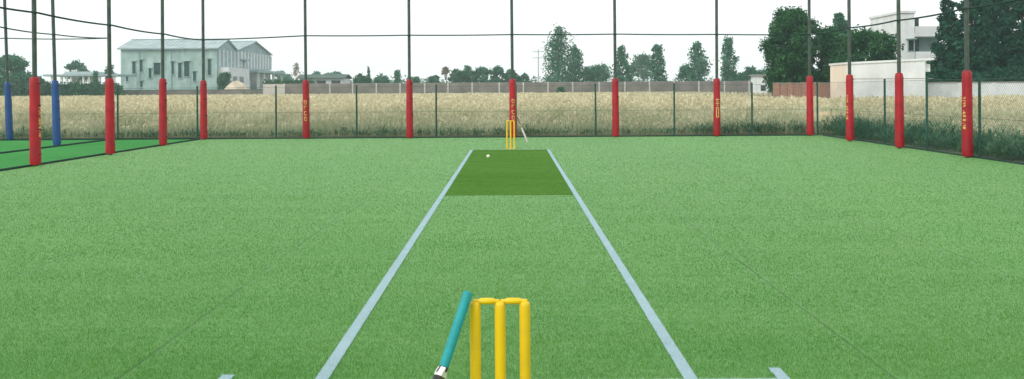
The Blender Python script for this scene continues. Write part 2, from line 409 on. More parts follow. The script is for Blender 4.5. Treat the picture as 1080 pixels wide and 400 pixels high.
def pile():
    '''the standing fibres of the woven turf; finer where they are seen from near'''
    D0, D1 = 3.0, 29.7
    n0 = 900000
    # draw depth with density ~ width(d) * d^-1.6
    dd = np.linspace(D0, D1, 4000); wd = np.minimum(2 * (0.56 * dd + 1.2), 19.4)
    den = 15500 * (5.0 / np.maximum(dd, 5.0)) ** 2.6  # fibres thin out far off so the brighter sheet imitates grazing light
    pdf = den * wd; n = int(pdf.sum() * (dd[1] - dd[0])); cdf = np.cumsum(pdf); cdf /= cdf[-1]
    y = np.interp(rng.random(n), cdf, dd); hw = np.minimum(0.56 * y + 1.2, 9.7); x = rng.uniform(-1, 1, n) * hw
    k = np.maximum(y, 5.0) / 5.0
    bw = 0.0021 * k ** 0.8 * rng.uniform(0.7, 1.3, n); bh = 0.0135 * k ** 0.22 * rng.uniform(0.75, 1.15, n)
    row = np.sin(y * 41 + 1.5 * np.sin(x * 0.7)) * 0.10 + 0.14 * np.sin(y * 5.3 + 2 * np.sin(x * .33) + np.sin(y * 1.7)) * np.sin(x * .9 + y * .6)
    bh *= 1 + row
    keep = np.abs(((x + 21.03) * 0.5) % 1.0 - 0.5) * 2 > 0.005 * (np.abs(x) > 1.2)
    inmat = (x > -0.95) & (x < 0.876) & (y > 13.4) & (y < 23.6)
    x, y, bw, bh, inmat = x[keep], y[keep], bw[keep], bh[keep], inmat[keep]; n = len(x)
    line = np.zeros(n, bool)
    for (a, b, c, d) in [(-1.022, -.952, -1, 23.6), (.877, .947, -1, 23.6), (-1.525, -1.022, 4.78, 4.857), (.947, 1.418, 4.78, 4.857), (-.952, .877, 4.78, 4.857),
                         (-1.525, -1.458, 4.857, 4.98), (1.355, 1.418, 4.857, 5.04), (-.95, .875, 23.6, 23.66)]:
        line |= (x > a) & (x < b) & (y > c) & (y < d)
    def build(name, m, mats, mi, z0, f, parent=None):
        q = int(m.sum()); X, Y, W, Hh = x[m], y[m], bw[m], bh[m] * f
        a = rng.uniform(0, 2 * np.pi, q); l = rng.uniform(0, 2 * np.pi, q); ln = Hh * np.abs(rng.normal(0.45, 0.3, q))
        cx, cy = np.cos(a) * W / 2, np.sin(a) * W / 2
        V = np.zeros((q, 3, 3))
        V[:, 0] = np.stack([X - cx, Y - cy, np.full(q, z0)], 1); V[:, 1] = np.stack([X + cx, Y + cy, np.full(q, z0)], 1)
        V[:, 2] = np.stack([X + np.cos(l) * ln, Y + np.sin(l) * ln, z0 + Hh], 1)
        return np_obj(name, V.reshape(-1, 3), np.arange(q * 3).reshape(q, 3), mats, parent, mi)
    m1 = ~inmat
    o = build('turf_pile', m1, [M['pile'], M['pile_line']], line[m1].astype(int), 0.0015, 1.0)
    setp(o, 'short green fibres of the artificial turf', 'turf', None, 'stuff')
    o = build('pile', inmat, [M['pile_mat']], None, 0.0055, 0.6, pm); o['kind'] = 'stuff'
pile()

# ------------------------------------------------------------------ wickets
def lathe(mb, prof, n=20, T=None):
    vs, fs = [], []
    for (r, z) in prof:
        for k in range(n):
            a = 2 * math.pi * k / n
            p = Vector((r * math.cos(a), r * math.sin(a), z))
            vs.append(T @ p if T else p)
    for i in range(len(prof) - 1):
        for k in range(n):
            k2 = (k + 1) % n
            fs.append((i * n + k, i * n + k2, (i + 1) * n + k2, (i + 1) * n + k))
    fs.append(tuple(reversed(range(n)))); fs.append(tuple((len(prof) - 1) * n + k for k in range(n)))
    return mb.add(vs, fs)

wk = empty('wicket', (-0.046, 3.52, 0), 'near yellow plastic wicket with the turquoise gripped bat leaning on it', 'wicket', 'yellow wickets at both ends of the pitch')
prof = [(0.0202, 0.012), (0.0202, 0.66), (0.0202, 0.688), (0.0192, 0.696), (0.0165, 0.702), (0.011, 0.7055), (0.003, 0.707)]
for sx in (-0.092, 0.0, 0.092):
    mb = MB(); lathe(mb, prof, 24, Matrix.Translation((sx, 0, 0)))
    mb.build('stump', M['yellow'], wk, smooth=True)
for s in (-1, 1):
    T = Matrix.Translation((s * 0.0465, 0, 0.7065)) @ Matrix.Rotation(R(90), 4, 'Y')
    bp = [(0.004, -0.055), (0.0075, -0.053), (0.0080, -0.034), (0.0085, -0.031), (0.0118, -0.026), (0.0124, 0.0), (0.0118, 0.022), (0.0085, 0.026), (0.0075, 0.028), (0.0072, 0.043), (0.004, 0.0445)]
    if s > 0: bp = [(r, -z) for r, z in reversed(bp)]
    mb = MB(); lathe(mb, bp, 16, T); mb.build('bail', M['yellow'], wk, smooth=True)
MB().box(-0.13, 0.13, -0.055, 0.055, 0.001, 0.014).build('base', M['yellow'], wk, bevel=0.005)
wk2 = copy_tree(wk); wk2.location = (-0.018, 24.05, 0)
setp(wk2, 'far yellow plastic wicket standing behind the dark green mat')

# ------------------------------------------------------------------ bats
def make_bat(loc, L, dirv, spin, label, gripm, facem, group):
    """toe on the ground at loc, handle end at loc + L*dirv"""
    d = Vector(dirv).normalized()
    q = d.to_track_quat('Z', 'Y')
    root = empty('cricket_bat', loc, label, 'bat', group)
    root.rotation_mode = 'QUATERNION'
    from mathutils import Quaternion
    root.rotation_quaternion = q @ Quaternion((0, 0, 1), spin)
    bl = L - 0.285
    # blade: outline sections up the length (half width, front y, spine depth)
    secs = [(0.0, 0.040, 0.012), (0.015, 0.050, 0.020), (0.05, 0.0535, 0.026), (bl * 0.45, 0.054, 0.040), (bl * 0.75, 0.054, 0.036),
            (bl - 0.075, 0.054, 0.030), (bl - 0.055, 0.052, 0.028), (bl - 0.045, 0.049, 0.027), (bl - 0.03, 0.044, 0.026), (bl - 0.02, 0.038, 0.026), (bl - 0.004, 0.022, 0.022), (bl + 0.004, 0.016, 0.018)]
    mb = MB(); vs, fs = [], []
    for z, hw, sp in secs:
        vs += [(-hw, -0.012, z), (hw, -0.012, z), (hw, 0.006, z), (hw * 0.35, sp * 0.75, z), (0, sp, z), (-hw * 0.35, sp * 0.75, z), (-hw, 0.006, z)]
    n = 7
    for i in range(len(secs) - 1):
        for k in range(n):
            k2 = (k + 1) % n
            fs.append((i * n + k, i * n + k2, (i + 1) * n + k2, (i + 1) * n + k))
    fs.append(tuple(reversed(range(n)))); fs.append(tuple((len(secs) - 1) * n + k for k in range(n)))
    mb.add(vs, fs)
    for i in range(len(secs) - 1):
        for k in range(n):
            z = secs[i][0]
            if bl - 0.06 < z < bl - 0.04 or (bl - 0.022 < z < bl - 0.001 and k == 5): mb.mi[i * n + k] = 1
            elif bl - 0.08 < z < bl - 0.05 and k in (1, 2, 3): mb.mi[i * n + k] = 2
    blade = mb.build('blade', [facem, M['black'], M['redst']], root)
    # stickers on face and shoulders
    st = MB(); st.m = 0; st.box(-0.049, 0.049, -0.0135, -0.0125, bl - 0.24, bl - 0.10)
    st.m = 1; st.box(-0.045, 0.045, -0.0150, -0.0140, bl - 0.18, bl - 0.12)
    st.m = 2; st.add([(-0.045, -0.0155, bl - 0.22), (-0.01, -0.0155, bl - 0.22), (0.03, -0.0155, bl - 0.115), (-0.005, -0.0155, bl - 0.115)], [(0, 1, 2, 3)])
    st.build('sticker', [M['white'], M['black'], M['redst']], blade)
    h = MB(); lathe(h, [(0.0165, bl - 0.01), (0.0165, bl + 0.012)], 20); h.build('binding', M['black'], root, smooth=True)
    g = MB(); pr = [(0.0172, bl + 0.006)]
    nn = 46
    for i in range(nn):
        z = bl + 0.008 + (0.269) * i / (nn - 1)
        pr.append((0.0176 + 0.0006 * (i % 2) + 0.0006 * i / nn, z))
    pr += [(0.0178, L - 0.004), (0.0165, L - 0.001), (0.013, L)]
    lathe(g, pr, 24); g.build('grip', gripm, root, smooth=True)
    return root
Lb = 0.83
def pix(px, py, d): return Vector((X_at(px, d), d, Z_at(px, py, d)))
top = pix(492.6, 308.0, 3.50)
low = None
lat = -0.345
# direction down the handle: lateral slope from the photo, toe swung towards the camera
best = None
for dyk in np.linspace(0.0, 0.6, 61):
    dv_ = Vector((lat * 1.0, -dyk, -1.0)); dv_.normalize()
    tz = top.z + dv_.z * Lb
    if best is None or abs(tz - 0.014) < best[0]: best = (abs(tz - 0.014), dv_)
dn = best[1]
toe = top + dn * Lb
make_bat((toe.x, toe.y, toe.z), Lb, tuple(-dn), R(-62), 'cricket bat with turquoise grip leaning on the near wicket', M['cyan'], M['white'], 'cricket bats')
toe2 = Vector((0.46, 26.75, 0.012)); top2 = Vector((0.17, 26.75, 0.012)) + Vector((0, 0.36, 0.70))
make_bat(tuple(toe2), (top2 - toe2).length, tuple(top2 - toe2), R(10), 'white bladed bat leaning behind the far wicket by the padded post', M['black'], M['concpost'], 'cricket bats').scale = (0.62, 0.62, 1.0)

bl_ = MB(); T = Matrix.Translation((-0.51, 20.75, 0.042))
lathe(bl_, [(0.036 * math.sin(a), -0.036 * math.cos(a)) for a in np.linspace(0.08, math.pi - 0.08, 14)], 20)
bo = bl_.build('cricket_ball', M['ball'], smooth=True); bo.location = (-0.51, 20.75, 0.0425)
setp(bo, 'small cream ball lying on the dark green mat', 'ball')
sm_ = MB(); sm_.tube([(0.0362 * math.cos(a), 0.0362 * math.sin(a), 0) for a in np.linspace(0, 2 * math.pi, 25)], 0.0012, 5)
sm_.build('seam', M['white'], bo)

# ------------------------------------------------------------------ padded posts
POLE_H = 6.2
def glyphs(kind, r, ang):
    """yellow print on a pad, as strokes lying on the pad's curve; u runs round the pad, z up"""
    mb = MB(); rr = r + 0.003
    def q(u0, u1, z0, z1):
        n = max(1, int((u1 - u0) / 0.02)); vs, fs = [], []
        for i in range(n + 1):
            a = ang + (u0 + (u1 - u0) * i / n) / r
            for z in (z0, z1):
                vs.append((rr * math.sin(a), -rr * math.cos(a), z))
                vs.append(((rr - 0.004) * math.sin(a), -(rr - 0.004) * math.cos(a), z))
        for i in range(n):
            b = i * 4
            fs += [(b, b + 4, b + 6, b + 2), (b + 1, b + 3, b + 7, b + 5), (b, b + 1, b + 5, b + 4), (b + 2, b + 6, b + 7, b + 3)]
        fs += [(0, 2, 3, 1), (n * 4, n * 4 + 1, n * 4 + 3, n * 4 + 2)]
        mb.add(vs, fs)
    t = 0.020
    rs = random.Random(11)
    if kind == 'blocks':            # four boxy characters one over the other
        z = 1.20
        for k in range(4):
            h = 0.12
            q(-0.045, 0.035, z - t, z)
            if k != 1: q(-0.03, 0.045, z - h, z - h + t)
            q(-0.045, -0.045 + t, z - h + t + 0.01, z - t - 0.002)
            if k in (0, 3): q(0.025, 0.045, z - h * 0.62, z - t - 0.003)
            z -= h + 0.05
    elif kind == 'loop':            # jagged mark with a long ring under it
        for k, zz in enumerate((1.18, 1.12, 1.06, 1.00)):
            q(-0.055 + 0.03 * (k % 2), 0.02 + 0.035 * ((k + 1) % 2), zz - 0.03, zz)
        q(-0.045, 0.045, 0.90, 0.925); q(-0.045, 0.045, 0.60, 0.625); q(-0.045, -0.02, 0.627, 0.898); q(0.02, 0.045, 0.627, 0.898)
    else:                           # a line of small worn turned characters
        z = 1.28
        for k in range(11):
            h = rs.uniform(0.03, 0.05)
            if k in (4, 7): z -= 0.025
            u = rs.uniform(-0.034, -0.026)
            q(u, u + rs.choice((0.030, 0.058)), z - h, z - h + 0.014)
            if rs.random() < 0.6: q(u + rs.choice((0.0, 0.022, 0.044)), u + 0.058, z - h + 0.017, z)
            z -= h + 0.016
    return mb

def make_post(padm, padr):
    root = empty('padded_post', (0, 0, 0), 'x', 'post')
    MB().tube([(0, 0, 0), (0, 0, POLE_H * 0.5), (0, 0, POLE_H)], 0.046, 14).build('pole', M['pole'], root, smooth=True)
    mb = MB(); pr = []
    for i in range(25):
        f = i / 24; z = 0.03 + 1.79 * f
        r = padr * (1.03 - 0.12 * f) * (1 + 0.02 * math.sin(f * 23) + 0.012 * math.sin(f * 51 + 1))
        if i in (0, 24): r *= 0.86
        pr.append((r, z))
    pr.append((0.055, 1.835))
    lathe(mb, pr, 28); pad = mb.build('pad', padm, root, smooth=True)
    for z in (0.25, 0.75, 1.25, 1.70):
        st = MB(); st.tube([((padr * 1.0) * math.sin(a), -padr * 1.0 * math.cos(a), z) for a in np.linspace(R(62), R(125), 7)], 0.012, 5)
        st.build('strap', M['maroon'], pad)
    return root
red0 = make_post(M['red'], 0.108)
blue0 = make_post(M['blue'], 0.105)
posts = [  # X, d, print, print angle, label
    (-9.60, 29.6, None, 0, 'red padded post at the back left corner of the court'),
    (-6.40, 29.6, 'blocks', 0.0, 'red padded post in the back row, first to the right of the warehouse'),
    (-3.17, 29.6, None, 0, 'plain red padded post in the back row, first left of the far wicket'),
    (0.05, 29.6, 'blocks', 0.15, 'red padded post right behind the far wicket'),
    (3.26, 29.6, None, 0, 'plain red padded post in the back row, first right of the far wicket'),
    (6.42, 29.6, 'loop', 0.0, 'red padded post in the back row with a yellow ring print'),
    (9.33, 29.6, None, 0, 'red padded post at the back right corner of the court'),
    (-9.66, 26.3, None, 0, 'red padded post in the left row, in front of the warehouse wall'),
    (-9.56, 22.6, None, 0, 'red padded post in the left row, at the left end of the warehouse'),
    (-9.69, 19.3, 'line', 1.42, 'nearest red padded post in the left row, with faint yellow print'),
    (9.43, 26.4, 'line', -1.05, 'red padded post in front of the white shed, with yellow print on its side'),
    (9.50, 23.2, None, 0, 'plain red padded post in the right row, in front of the white house'),
    (9.62, 20.0, 'line', -1.0, 'nearest red padded post in the right row, before the dark conifers'),
]
for i, (x, y, pr, ang, lab) in enumerate(posts):
    o = red0 if i == 0 else copy_tree(red0)
    o.location = (x, y, 0); o.rotation_euler.y = random.uniform(-0.004, 0.004)
    o.rotation_euler.z = 0.0 if pr else random.uniform(-0.8, 0.8)
    o.scale = (1, 1, random.uniform(0.985, 1.02))
    setp(o, lab, 'post', 'red padded posts round the court')
    if pr:
        pad = [c for c in o.children if c.name.startswith('pad')][0]
        glyphs(pr, 0.108, ang).build('lettering', M['gold'], pad)
for i, (x, y, lean, lab) in enumerate([
        (-12.7, 26.5, -0.024, 'blue padded post of the next court, between the two nearest red posts on the left'),
        (-15.82, 29.9, -0.030, 'blue padded post of the next court, leftmost and farthest back'),
        (-12.62, 29.8, 0.0, 'blue padded post at the corner of the next court, hidden behind a red post')]):
    o = blue0 if i == 0 else copy_tree(blue0)
    o.location = (x, y, 0); o.rotation_euler.y = lean
    setp(o, lab, 'post', 'blue padded posts of the next court')

# ------------------------------------------------------------------ net ropes between the posts
def rope(name, pts, sag, r, label, cat, group):
    P = []
    for a, b in zip(pts[:-1], pts[1:]):
        a, b = Vector(a), Vector(b)
        for k in range(8):
            t = k / 8; p = a.lerp(b, t); p.z -= sag * 4 * t * (1 - t); P.append(p)
    P.append(Vector(pts[-1]))
    o = MB().tube(P, r, 6).build(name, M['rope'], smooth=True)
    return setp(o, label, cat, group)
bx = [-9.60, -6.40, -3.17, 0.05, 3.26, 6.42, 9.33]
hz_ = [3.11, 3.22, 3.215, 3.215, 3.21, 3.18, 3.16]
gt = 'dark net cables strung between the posts'; gb = 'dark net ropes along the turf edge'
rope('net_cable', [(x, 29.53, z) for x, z in zip(bx, hz_)], 0.012, 0.021, 'dark cable strung along the back row of red posts', 'cable', gt)
rope('net_cable', [(-9.60, 29.53, 3.11), (-9.59, 26.3, 3.10), (-9.49, 22.6, 3.09), (-9.62, 19.3, 3.12), (-9.62, 16.0, 3.15), (-9.62, 8, 3.15)], 0.03, 0.021, 'dark cable strung along the left row of red posts', 'cable', gt)
rope('net_cable', [(9.33, 29.53, 3.16), (9.36, 26.4, 3.16), (9.43, 23.2, 3.13), (9.55, 20.0, 3.14), (9.6, 16.8, 3.17), (9.6, 8, 3.2)], 0.03, 0.021, 'dark cable strung along the right row of red posts', 'cable', gt)
rope('net_cable', [(-12.62, 29.75, 3.2), (-12.74, 26.5, 3.12), (-12.5, 23.0, 3.12), (-12.5, 12, 3.2)], 0.03, 0.018, 'sloping cable of the next court, running towards the camera past the blue post', 'cable', gt)
rope('net_cable', [(-12.62, 29.83, 3.2), (-15.9, 29.85, 3.22), (-20, 29.85, 3.22)], 0.03, 0.018, 'level cable along the back of the next court at far left', 'cable', gt)
rope('net_rope', [(-9.60, 29.75, 0.02), (9.33, 29.72, 0.02)], 0.0, 0.020, 'dark rope along the back edge of the turf', 'rope', gb)
rope('net_rope', [(-9.74, 29.6, 0.02), (-9.76, 22, 0.02), (-9.80, 10, 0.02)], 0.0, 0.024, 'dark rope along the left edge of the turf', 'rope', gb)
rope('net_rope', [(-12.6, 29.9, 0.015), (-12.6, 10, 0.015)], 0.0, 0.028, 'dark rope across the bright turf at far left, running towards the camera', 'rope', gb)
rope('net_rope', [(-9.8, 29.92, 0.02), (-24, 29.95, 0.02)], 0.0, 0.03, 'dark rope along the back edge of the next bright green court', 'rope', gb)
rope('net_rope', [(9.74, 29.6, 0.015), (9.80, 10, 0.015)], 0.0, 0.022, 'dark rope along the right edge of the turf', 'rope', gb)

# ------------------------------------------------------------------ chain-link fences
def fence(a, b, posts_t, h, label):
    a, b = Vector(a), Vector(b); Lf = (b - a).length; u = (b - a).normalized()
    root = empty('chain_link_fence', a, label, 'fence', 'green chain-link fences beside the wheat', rz=math.atan2(u.y, u.x))
    for t in posts_t:
        MB().tube([(t, 0, -0.02), (t, 0, h + 0.06)], 0.030, 8).build('fence_post', M['fpost'], root, smooth=True)
    mb = MB(); s = 0.085; r = 0.0012
    k0 = -int(h / s) - 1
    for k in range(k0, int(Lf / s) + 1):
        for sgn in (1, -1):
            x0 = k * s if sgn > 0 else k * s + h
            x1 = x0 + sgn * h
            z0, z1 = 0.03, h
            def clip(x0, z0, x1, z1):
                for lim, lo in ((0, True), (Lf, False)):
                    for (p, qv) in (((x0, z0), (x1, z1)),):
                        pass
                return x0, z0, x1, z1
            if min(x0, x1) < 0 or max(x0, x1) > Lf: continue
            y = 0.031 * sgn * 0.06
            mb.add([(x0 - r, y, z0), (x0 + r, y, z0), (x0, y + 2 * r, z0), (x1 - r, y, z1), (x1 + r, y, z1), (x1, y + 2 * r, z1)],
                   [(0, 1, 4, 3), (1, 2, 5, 4), (2, 0, 3, 5)])
    mb.build('wire_mesh', M['wire'], root)
    tw = MB(); tw.tube([(0, -0.034, h), (Lf, -0.034, h)], 0.004, 5); tw.tube([(0, -0.034, h * 0.5), (Lf, -0.034, h * 0.5)], 0.004, 5)
    tw.build('line_wire', M['wire'], root)
    return root
pxs = [-128, -44, 40, 124, 208, 291, 376, 460, 544, 628, 711, 793, 862]
D_B = 30.5
xs = [X_at(p, D_B) for p in pxs]
fence((xs[0], D_B, 0), (xs[-1], D_B, 0), [x - xs[0] for x in xs], 1.62, 'long green chain-link fence behind the back row of red posts')
fence((9.93, D_B - 0.1, 0), (9.93, 12.5, 0), [2.45, 5.2, 7.75, 10.3, 12.85, 15.4, 17.8], 1.66, 'green chain-link fence along the right side of the court')

# ------------------------------------------------------------------ wheat and weeds
def wheat():
    Vs, Fs, Ms, base = [], [], [], 0
    def batch(n, X0, X1, Y0, Y1, hgt, sw, ew, el, mask=None):
        nonlocal base
        x = rng.uniform(X0, X1, n); y = rng.uniform(Y0, Y1, n)
        if mask is not None:
            k = mask(x, y); x, y = x[k], y[k]
        n = len(x)
        patch = 0.06 * np.sin(x * 0.9 + 1.3 * np.sin(y * 0.5)) + 0.05 * np.sin(y * 1.3 + x * 0.35)
        h = hgt * (1 + patch + rng.normal(0, 0.06, n))
        if Y1 < 36 or X0 > 10:       # the ragged edge along the fences: shorter, mixed with late stalks
            e = np.clip(np.where(x < 10.4, y - 31.1, np.minimum(x - 10.6, 9)) / 2.6, 0, 1)
            rag = 0.5 + 0.5 * np.sin(x * 2.1 + 2 * np.sin(y * 1.7)) * np.sin(y * 1.9 + x * .7)
            h *= (0.38 + 0.62 * e ** 0.7 + 0.22 * (1 - e) * (rag - .5)) * (1 - 0.45 * (1 - e * .5) * rng.random(n) ** 2)
        a = rng.uniform(0, 2 * np.pi, n); la = rng.uniform(0, 2 * np.pi, n); lean = np.abs(rng.normal(0.09, 0.07, n)) * h
        cx, cy = np.cos(a) * sw / 2, np.sin(a) * sw / 2
        tx, ty = x + np.cos(la) * lean, y + np.sin(la) * lean
        v = np.zeros((n, 4, 3))
        v[:, 0] = np.stack([x - cx, y - cy, np.zeros(n)], 1); v[:, 1] = np.stack([x + cx, y + cy, np.zeros(n)], 1)
        v[:, 2] = np.stack([tx + cx * .6, ty + cy * .6, h], 1); v[:, 3] = np.stack([tx - cx * .6, ty - cy * .6, h], 1)
        f = np.arange(n * 4).reshape(n, 4) + base; base += n * 4
        Vs.append(v.reshape(-1, 3)); Fs.append(f); Ms.append(np.zeros(n, int))
        # ear: a bent rhomb on top of the stalk
        b = rng.uniform(0, 2 * np.pi, n); e = el * rng.uniform(0.7, 1.3, n)
        nod = rng.uniform(0.2, 1.0, n)
        ex, ey = tx + np.cos(la) * e * nod, ty + np.sin(la) * e * nod
        ez = h + e * (1 - nod * 0.7)
        wx, wy = np.cos(b) * ew / 2, np.sin(b) * ew / 2
        v = np.zeros((n, 4, 3))
        mxx, myy, mz = (tx + ex) / 2, (ty + ey) / 2, (h + ez) / 2 + e * 0.1
        v[:, 0] = np.stack([tx, ty, h - 0.01], 1); v[:, 1] = np.stack([mxx + wx, myy + wy, mz], 1)
        v[:, 2] = np.stack([ex, ey, ez], 1); v[:, 3] = np.stack([mxx - wx, myy - wy, mz], 1)
        f = np.arange(n * 4).reshape(n, 4) + base; base += n * 4
        Vs.append(v.reshape(-1, 3)); Fs.append(f); Ms.append(np.ones(n, int))
        # a dry leaf off the stalk
        k = rng.random(n) < 0.6; m = int(k.sum()); fr = rng.uniform(0.25, 0.8, m); c = rng.uniform(0, 2 * np.pi, m); ln = rng.uniform(0.12, 0.3, m) * hgt
        px, py, pz = x[k] + (tx[k] - x[k]) * fr, y[k] + (ty[k] - y[k]) * fr, h[k] * fr
        v = np.zeros((m, 4, 3)); sx, sy = -np.sin(c) * sw * 0.6, np.cos(c) * sw * 0.6
        v[:, 0] = np.stack([px, py, pz], 1); v[:, 1] = np.stack([px + np.cos(c) * ln * .5 + sx, py + np.sin(c) * ln * .5 + sy, pz + ln * .4], 1)
        v[:, 2] = np.stack([px + np.cos(c) * ln, py + np.sin(c) * ln, pz + ln * rng.uniform(-.2, .5, m)], 1); v[:, 3] = np.stack([px + np.cos(c) * ln * .5 - sx, py + np.sin(c) * ln * .5 - sy, pz + ln * .4], 1)
        f = np.arange(m * 4).reshape(m, 4) + base; base += m * 4
        Vs.append(v.reshape(-1, 3)); Fs.append(f); Ms.append(np.zeros(m, int))
    H = 0.78
    batch(30000, -24, 24, 31.1, 34.5, H, 0.015, 0.034, 0.13)
    batch(15000, 10.9, 15.5, 12, 31.2, H, 0.014, 0.026, 0.11)
    batch(9000, 15.5, 27, 20, 34.5, H, 0.02, 0.04, 0.13)
    batch(26000, -26, 30, 34.5, 44, H, 0.03, 0.05, 0.16)
    batch(34000, -42, 42, 44, 75, H, 0.05, 0.09, 0.20, lambda x, y: (x < 17) | (y < 61))
    batch(42000, -112, 30, 75, 178, H, 0.10, 0.22, 0.26, lambda x, y: (x < 17 + (y - 62) * 0.28) & (np.abs(x) < y * 0.62))
    V = np.concatenate(Vs); F = np.concatenate(Fs); mi = np.concatenate(Ms)
    # matted canopy below the ears
    def grid(X0, X1, Y0, Y1, nx, ny):
        nonlocal V, F, mi
        gx, gy = np.meshgrid(np.linspace(X0, X1, nx), np.linspace(Y0, Y1, ny))
        z = 0.60 + 0.05 * np.sin(gx * 0.9 + 1.3 * np.sin(gy * 0.5)) + rng.normal(0, 0.03, gx.shape)
        z = z * np.clip((gy - Y0) / 1.5, 0, 1) if X0 < 0 else (z * np.clip((gx - X0) / 2.5, 0, 1) if Y0 < 20 else z)
        b = len(V); idx = np.arange(nx * ny).reshape(ny, nx) + b
        f = np.stack([idx[:-1, :-1], idx[:-1, 1:], idx[1:, 1:], idx[1:, :-1]], -1).reshape(-1, 4)
        V = np.concatenate([V, np.stack([gx, gy, z], -1).reshape(-1, 3)]); F = np.concatenate([F, f]); mi = np.concatenate([mi, np.full(len(f), 2)])
    grid(-112, 17, 33.6, 178, 160, 180); grid(17, 60, 33.6, 61, 60, 50); grid(13.6, 60, 10, 33.6, 60, 40)
    o = np_obj('wheat_field', V, F, [M['stalk'], M['ear'], M['under']], None, mi)
    setp(o, 'ripe golden wheat standing beyond the fence', 'wheat', None, 'stuff')
wheat()

def weeds():
    Vs, Fs, base = [], [], 0
    def clump(cx, cy, rad, h, n, lw):
        nonlocal base
        a = rng.uniform(0, 2 * np.pi, n); rr = rad * np.sqrt(rng.random(n)); x = cx + np.cos(a) * rr; y = cy + np.sin(a) * rr * 0.7
        z0 = rng.uniform(0, 0.75, n) * h * (1 - 0.5 * rr / rad); c = rng.uniform(0, 2 * np.pi, n); ln = rng.uniform(0.10, 0.28, n) * (0.6 + h * 0.6)
        up = rng.uniform(0.2, 1.3, n)
        sx, sy = -np.sin(c) * lw / 2, np.cos(c) * lw / 2
        v = np.zeros((n, 4, 3))
        v[:, 0] = np.stack([x, y, z0], 1); v[:, 1] = np.stack([x + np.cos(c) * ln * .5 + sx, y + np.sin(c) * ln * .5 + sy, z0 + ln * up * .6], 1)
        v[:, 2] = np.stack([x + np.cos(c) * ln, y + np.sin(c) * ln, z0 + ln * up * .85], 1)
        v[:, 3] = np.stack([x + np.cos(c) * ln * .5 - sx, y + np.sin(c) * ln * .5 - sy, z0 + ln * up * .6], 1)
        Vs.append(v.reshape(-1, 3)); Fs.append(np.arange(n * 4).reshape(n, 4) + base); base += n * 4
    for x in np.arange(-24, 9.8, 0.22):          # behind the back fence
        big = max(0, min(1, (x - 4.5) / 3.0))
        patch = 0.5 + 0.5 * math.sin(x * 0.8 + 2.0) * math.sin(x * 0.31 + 0.5)
        h = 0.20 + 0.40 * patch * rng.random() ** 1.5 + 0.26 * big
        clump(x + rng.normal(0, .1), rng.uniform(30.75, 31.6), 0.28, h, int(26 + 60 * patch * rng.random() + 60 * big), 0.024)
    for y in np.arange(12.5, 31, 0.15):          # along the right-hand fence
        for _ in range(2):
            clump(rng.uniform(10.02, 11.3), y + rng.normal(0, .1), 0.34, rng.uniform(0.38, 0.92), 95, 0.020)
    o = np_obj('weeds', np.concatenate(Vs), np.concatenate(Fs), M['weed'])
    setp(o, 'dark green weeds growing along the foot of the fence', 'weeds', None, 'stuff')
weeds()

# ------------------------------------------------------------------ trees
def leaves(cl, n, size, shell=0.55):
    """cl: list of (centre, radii); leaf-sized quads spread through the clumps"""
    vol = np.array([c[1][0] * c[1][1] * c[1][2] for c in cl]) ** 0.75; p = vol / vol.sum()
    k = rng.choice(len(cl), n, p=p)
    ce = np.array([c[0] for c in cl])[k]; ra = np.array([c[1] for c in cl])[k]
    d = rng.normal(size=(n, 3)); d /= np.linalg.norm(d, axis=1)[:, None]
    r = (shell + (1.05 - shell) * rng.random(n) ** 0.7) * (0.8 + 0.35 * rng.random(n))
    P = ce + d * ra * r[:, None]
    P += rng.normal(size=(n, 3)) * (ra.mean(1) * 0.16)[:, None]
    a = rng.normal(size=(n, 3)); a /= np.linalg.norm(a, axis=1)[:, None]
    b = rng.normal(size=(n, 3)); b -= a * (a * b).sum(1)[:, None]; b /= np.linalg.norm(b, axis=1)[:, None]
    s = size * rng.uniform(0.55, 1.35, n)[:, None]
    V = np.stack([P - a * s, P + b * s * .42, P + a * s, P - b * s * .42], 1)
    return V.reshape(-1, 3), np.arange(n * 4).reshape(n, 4)

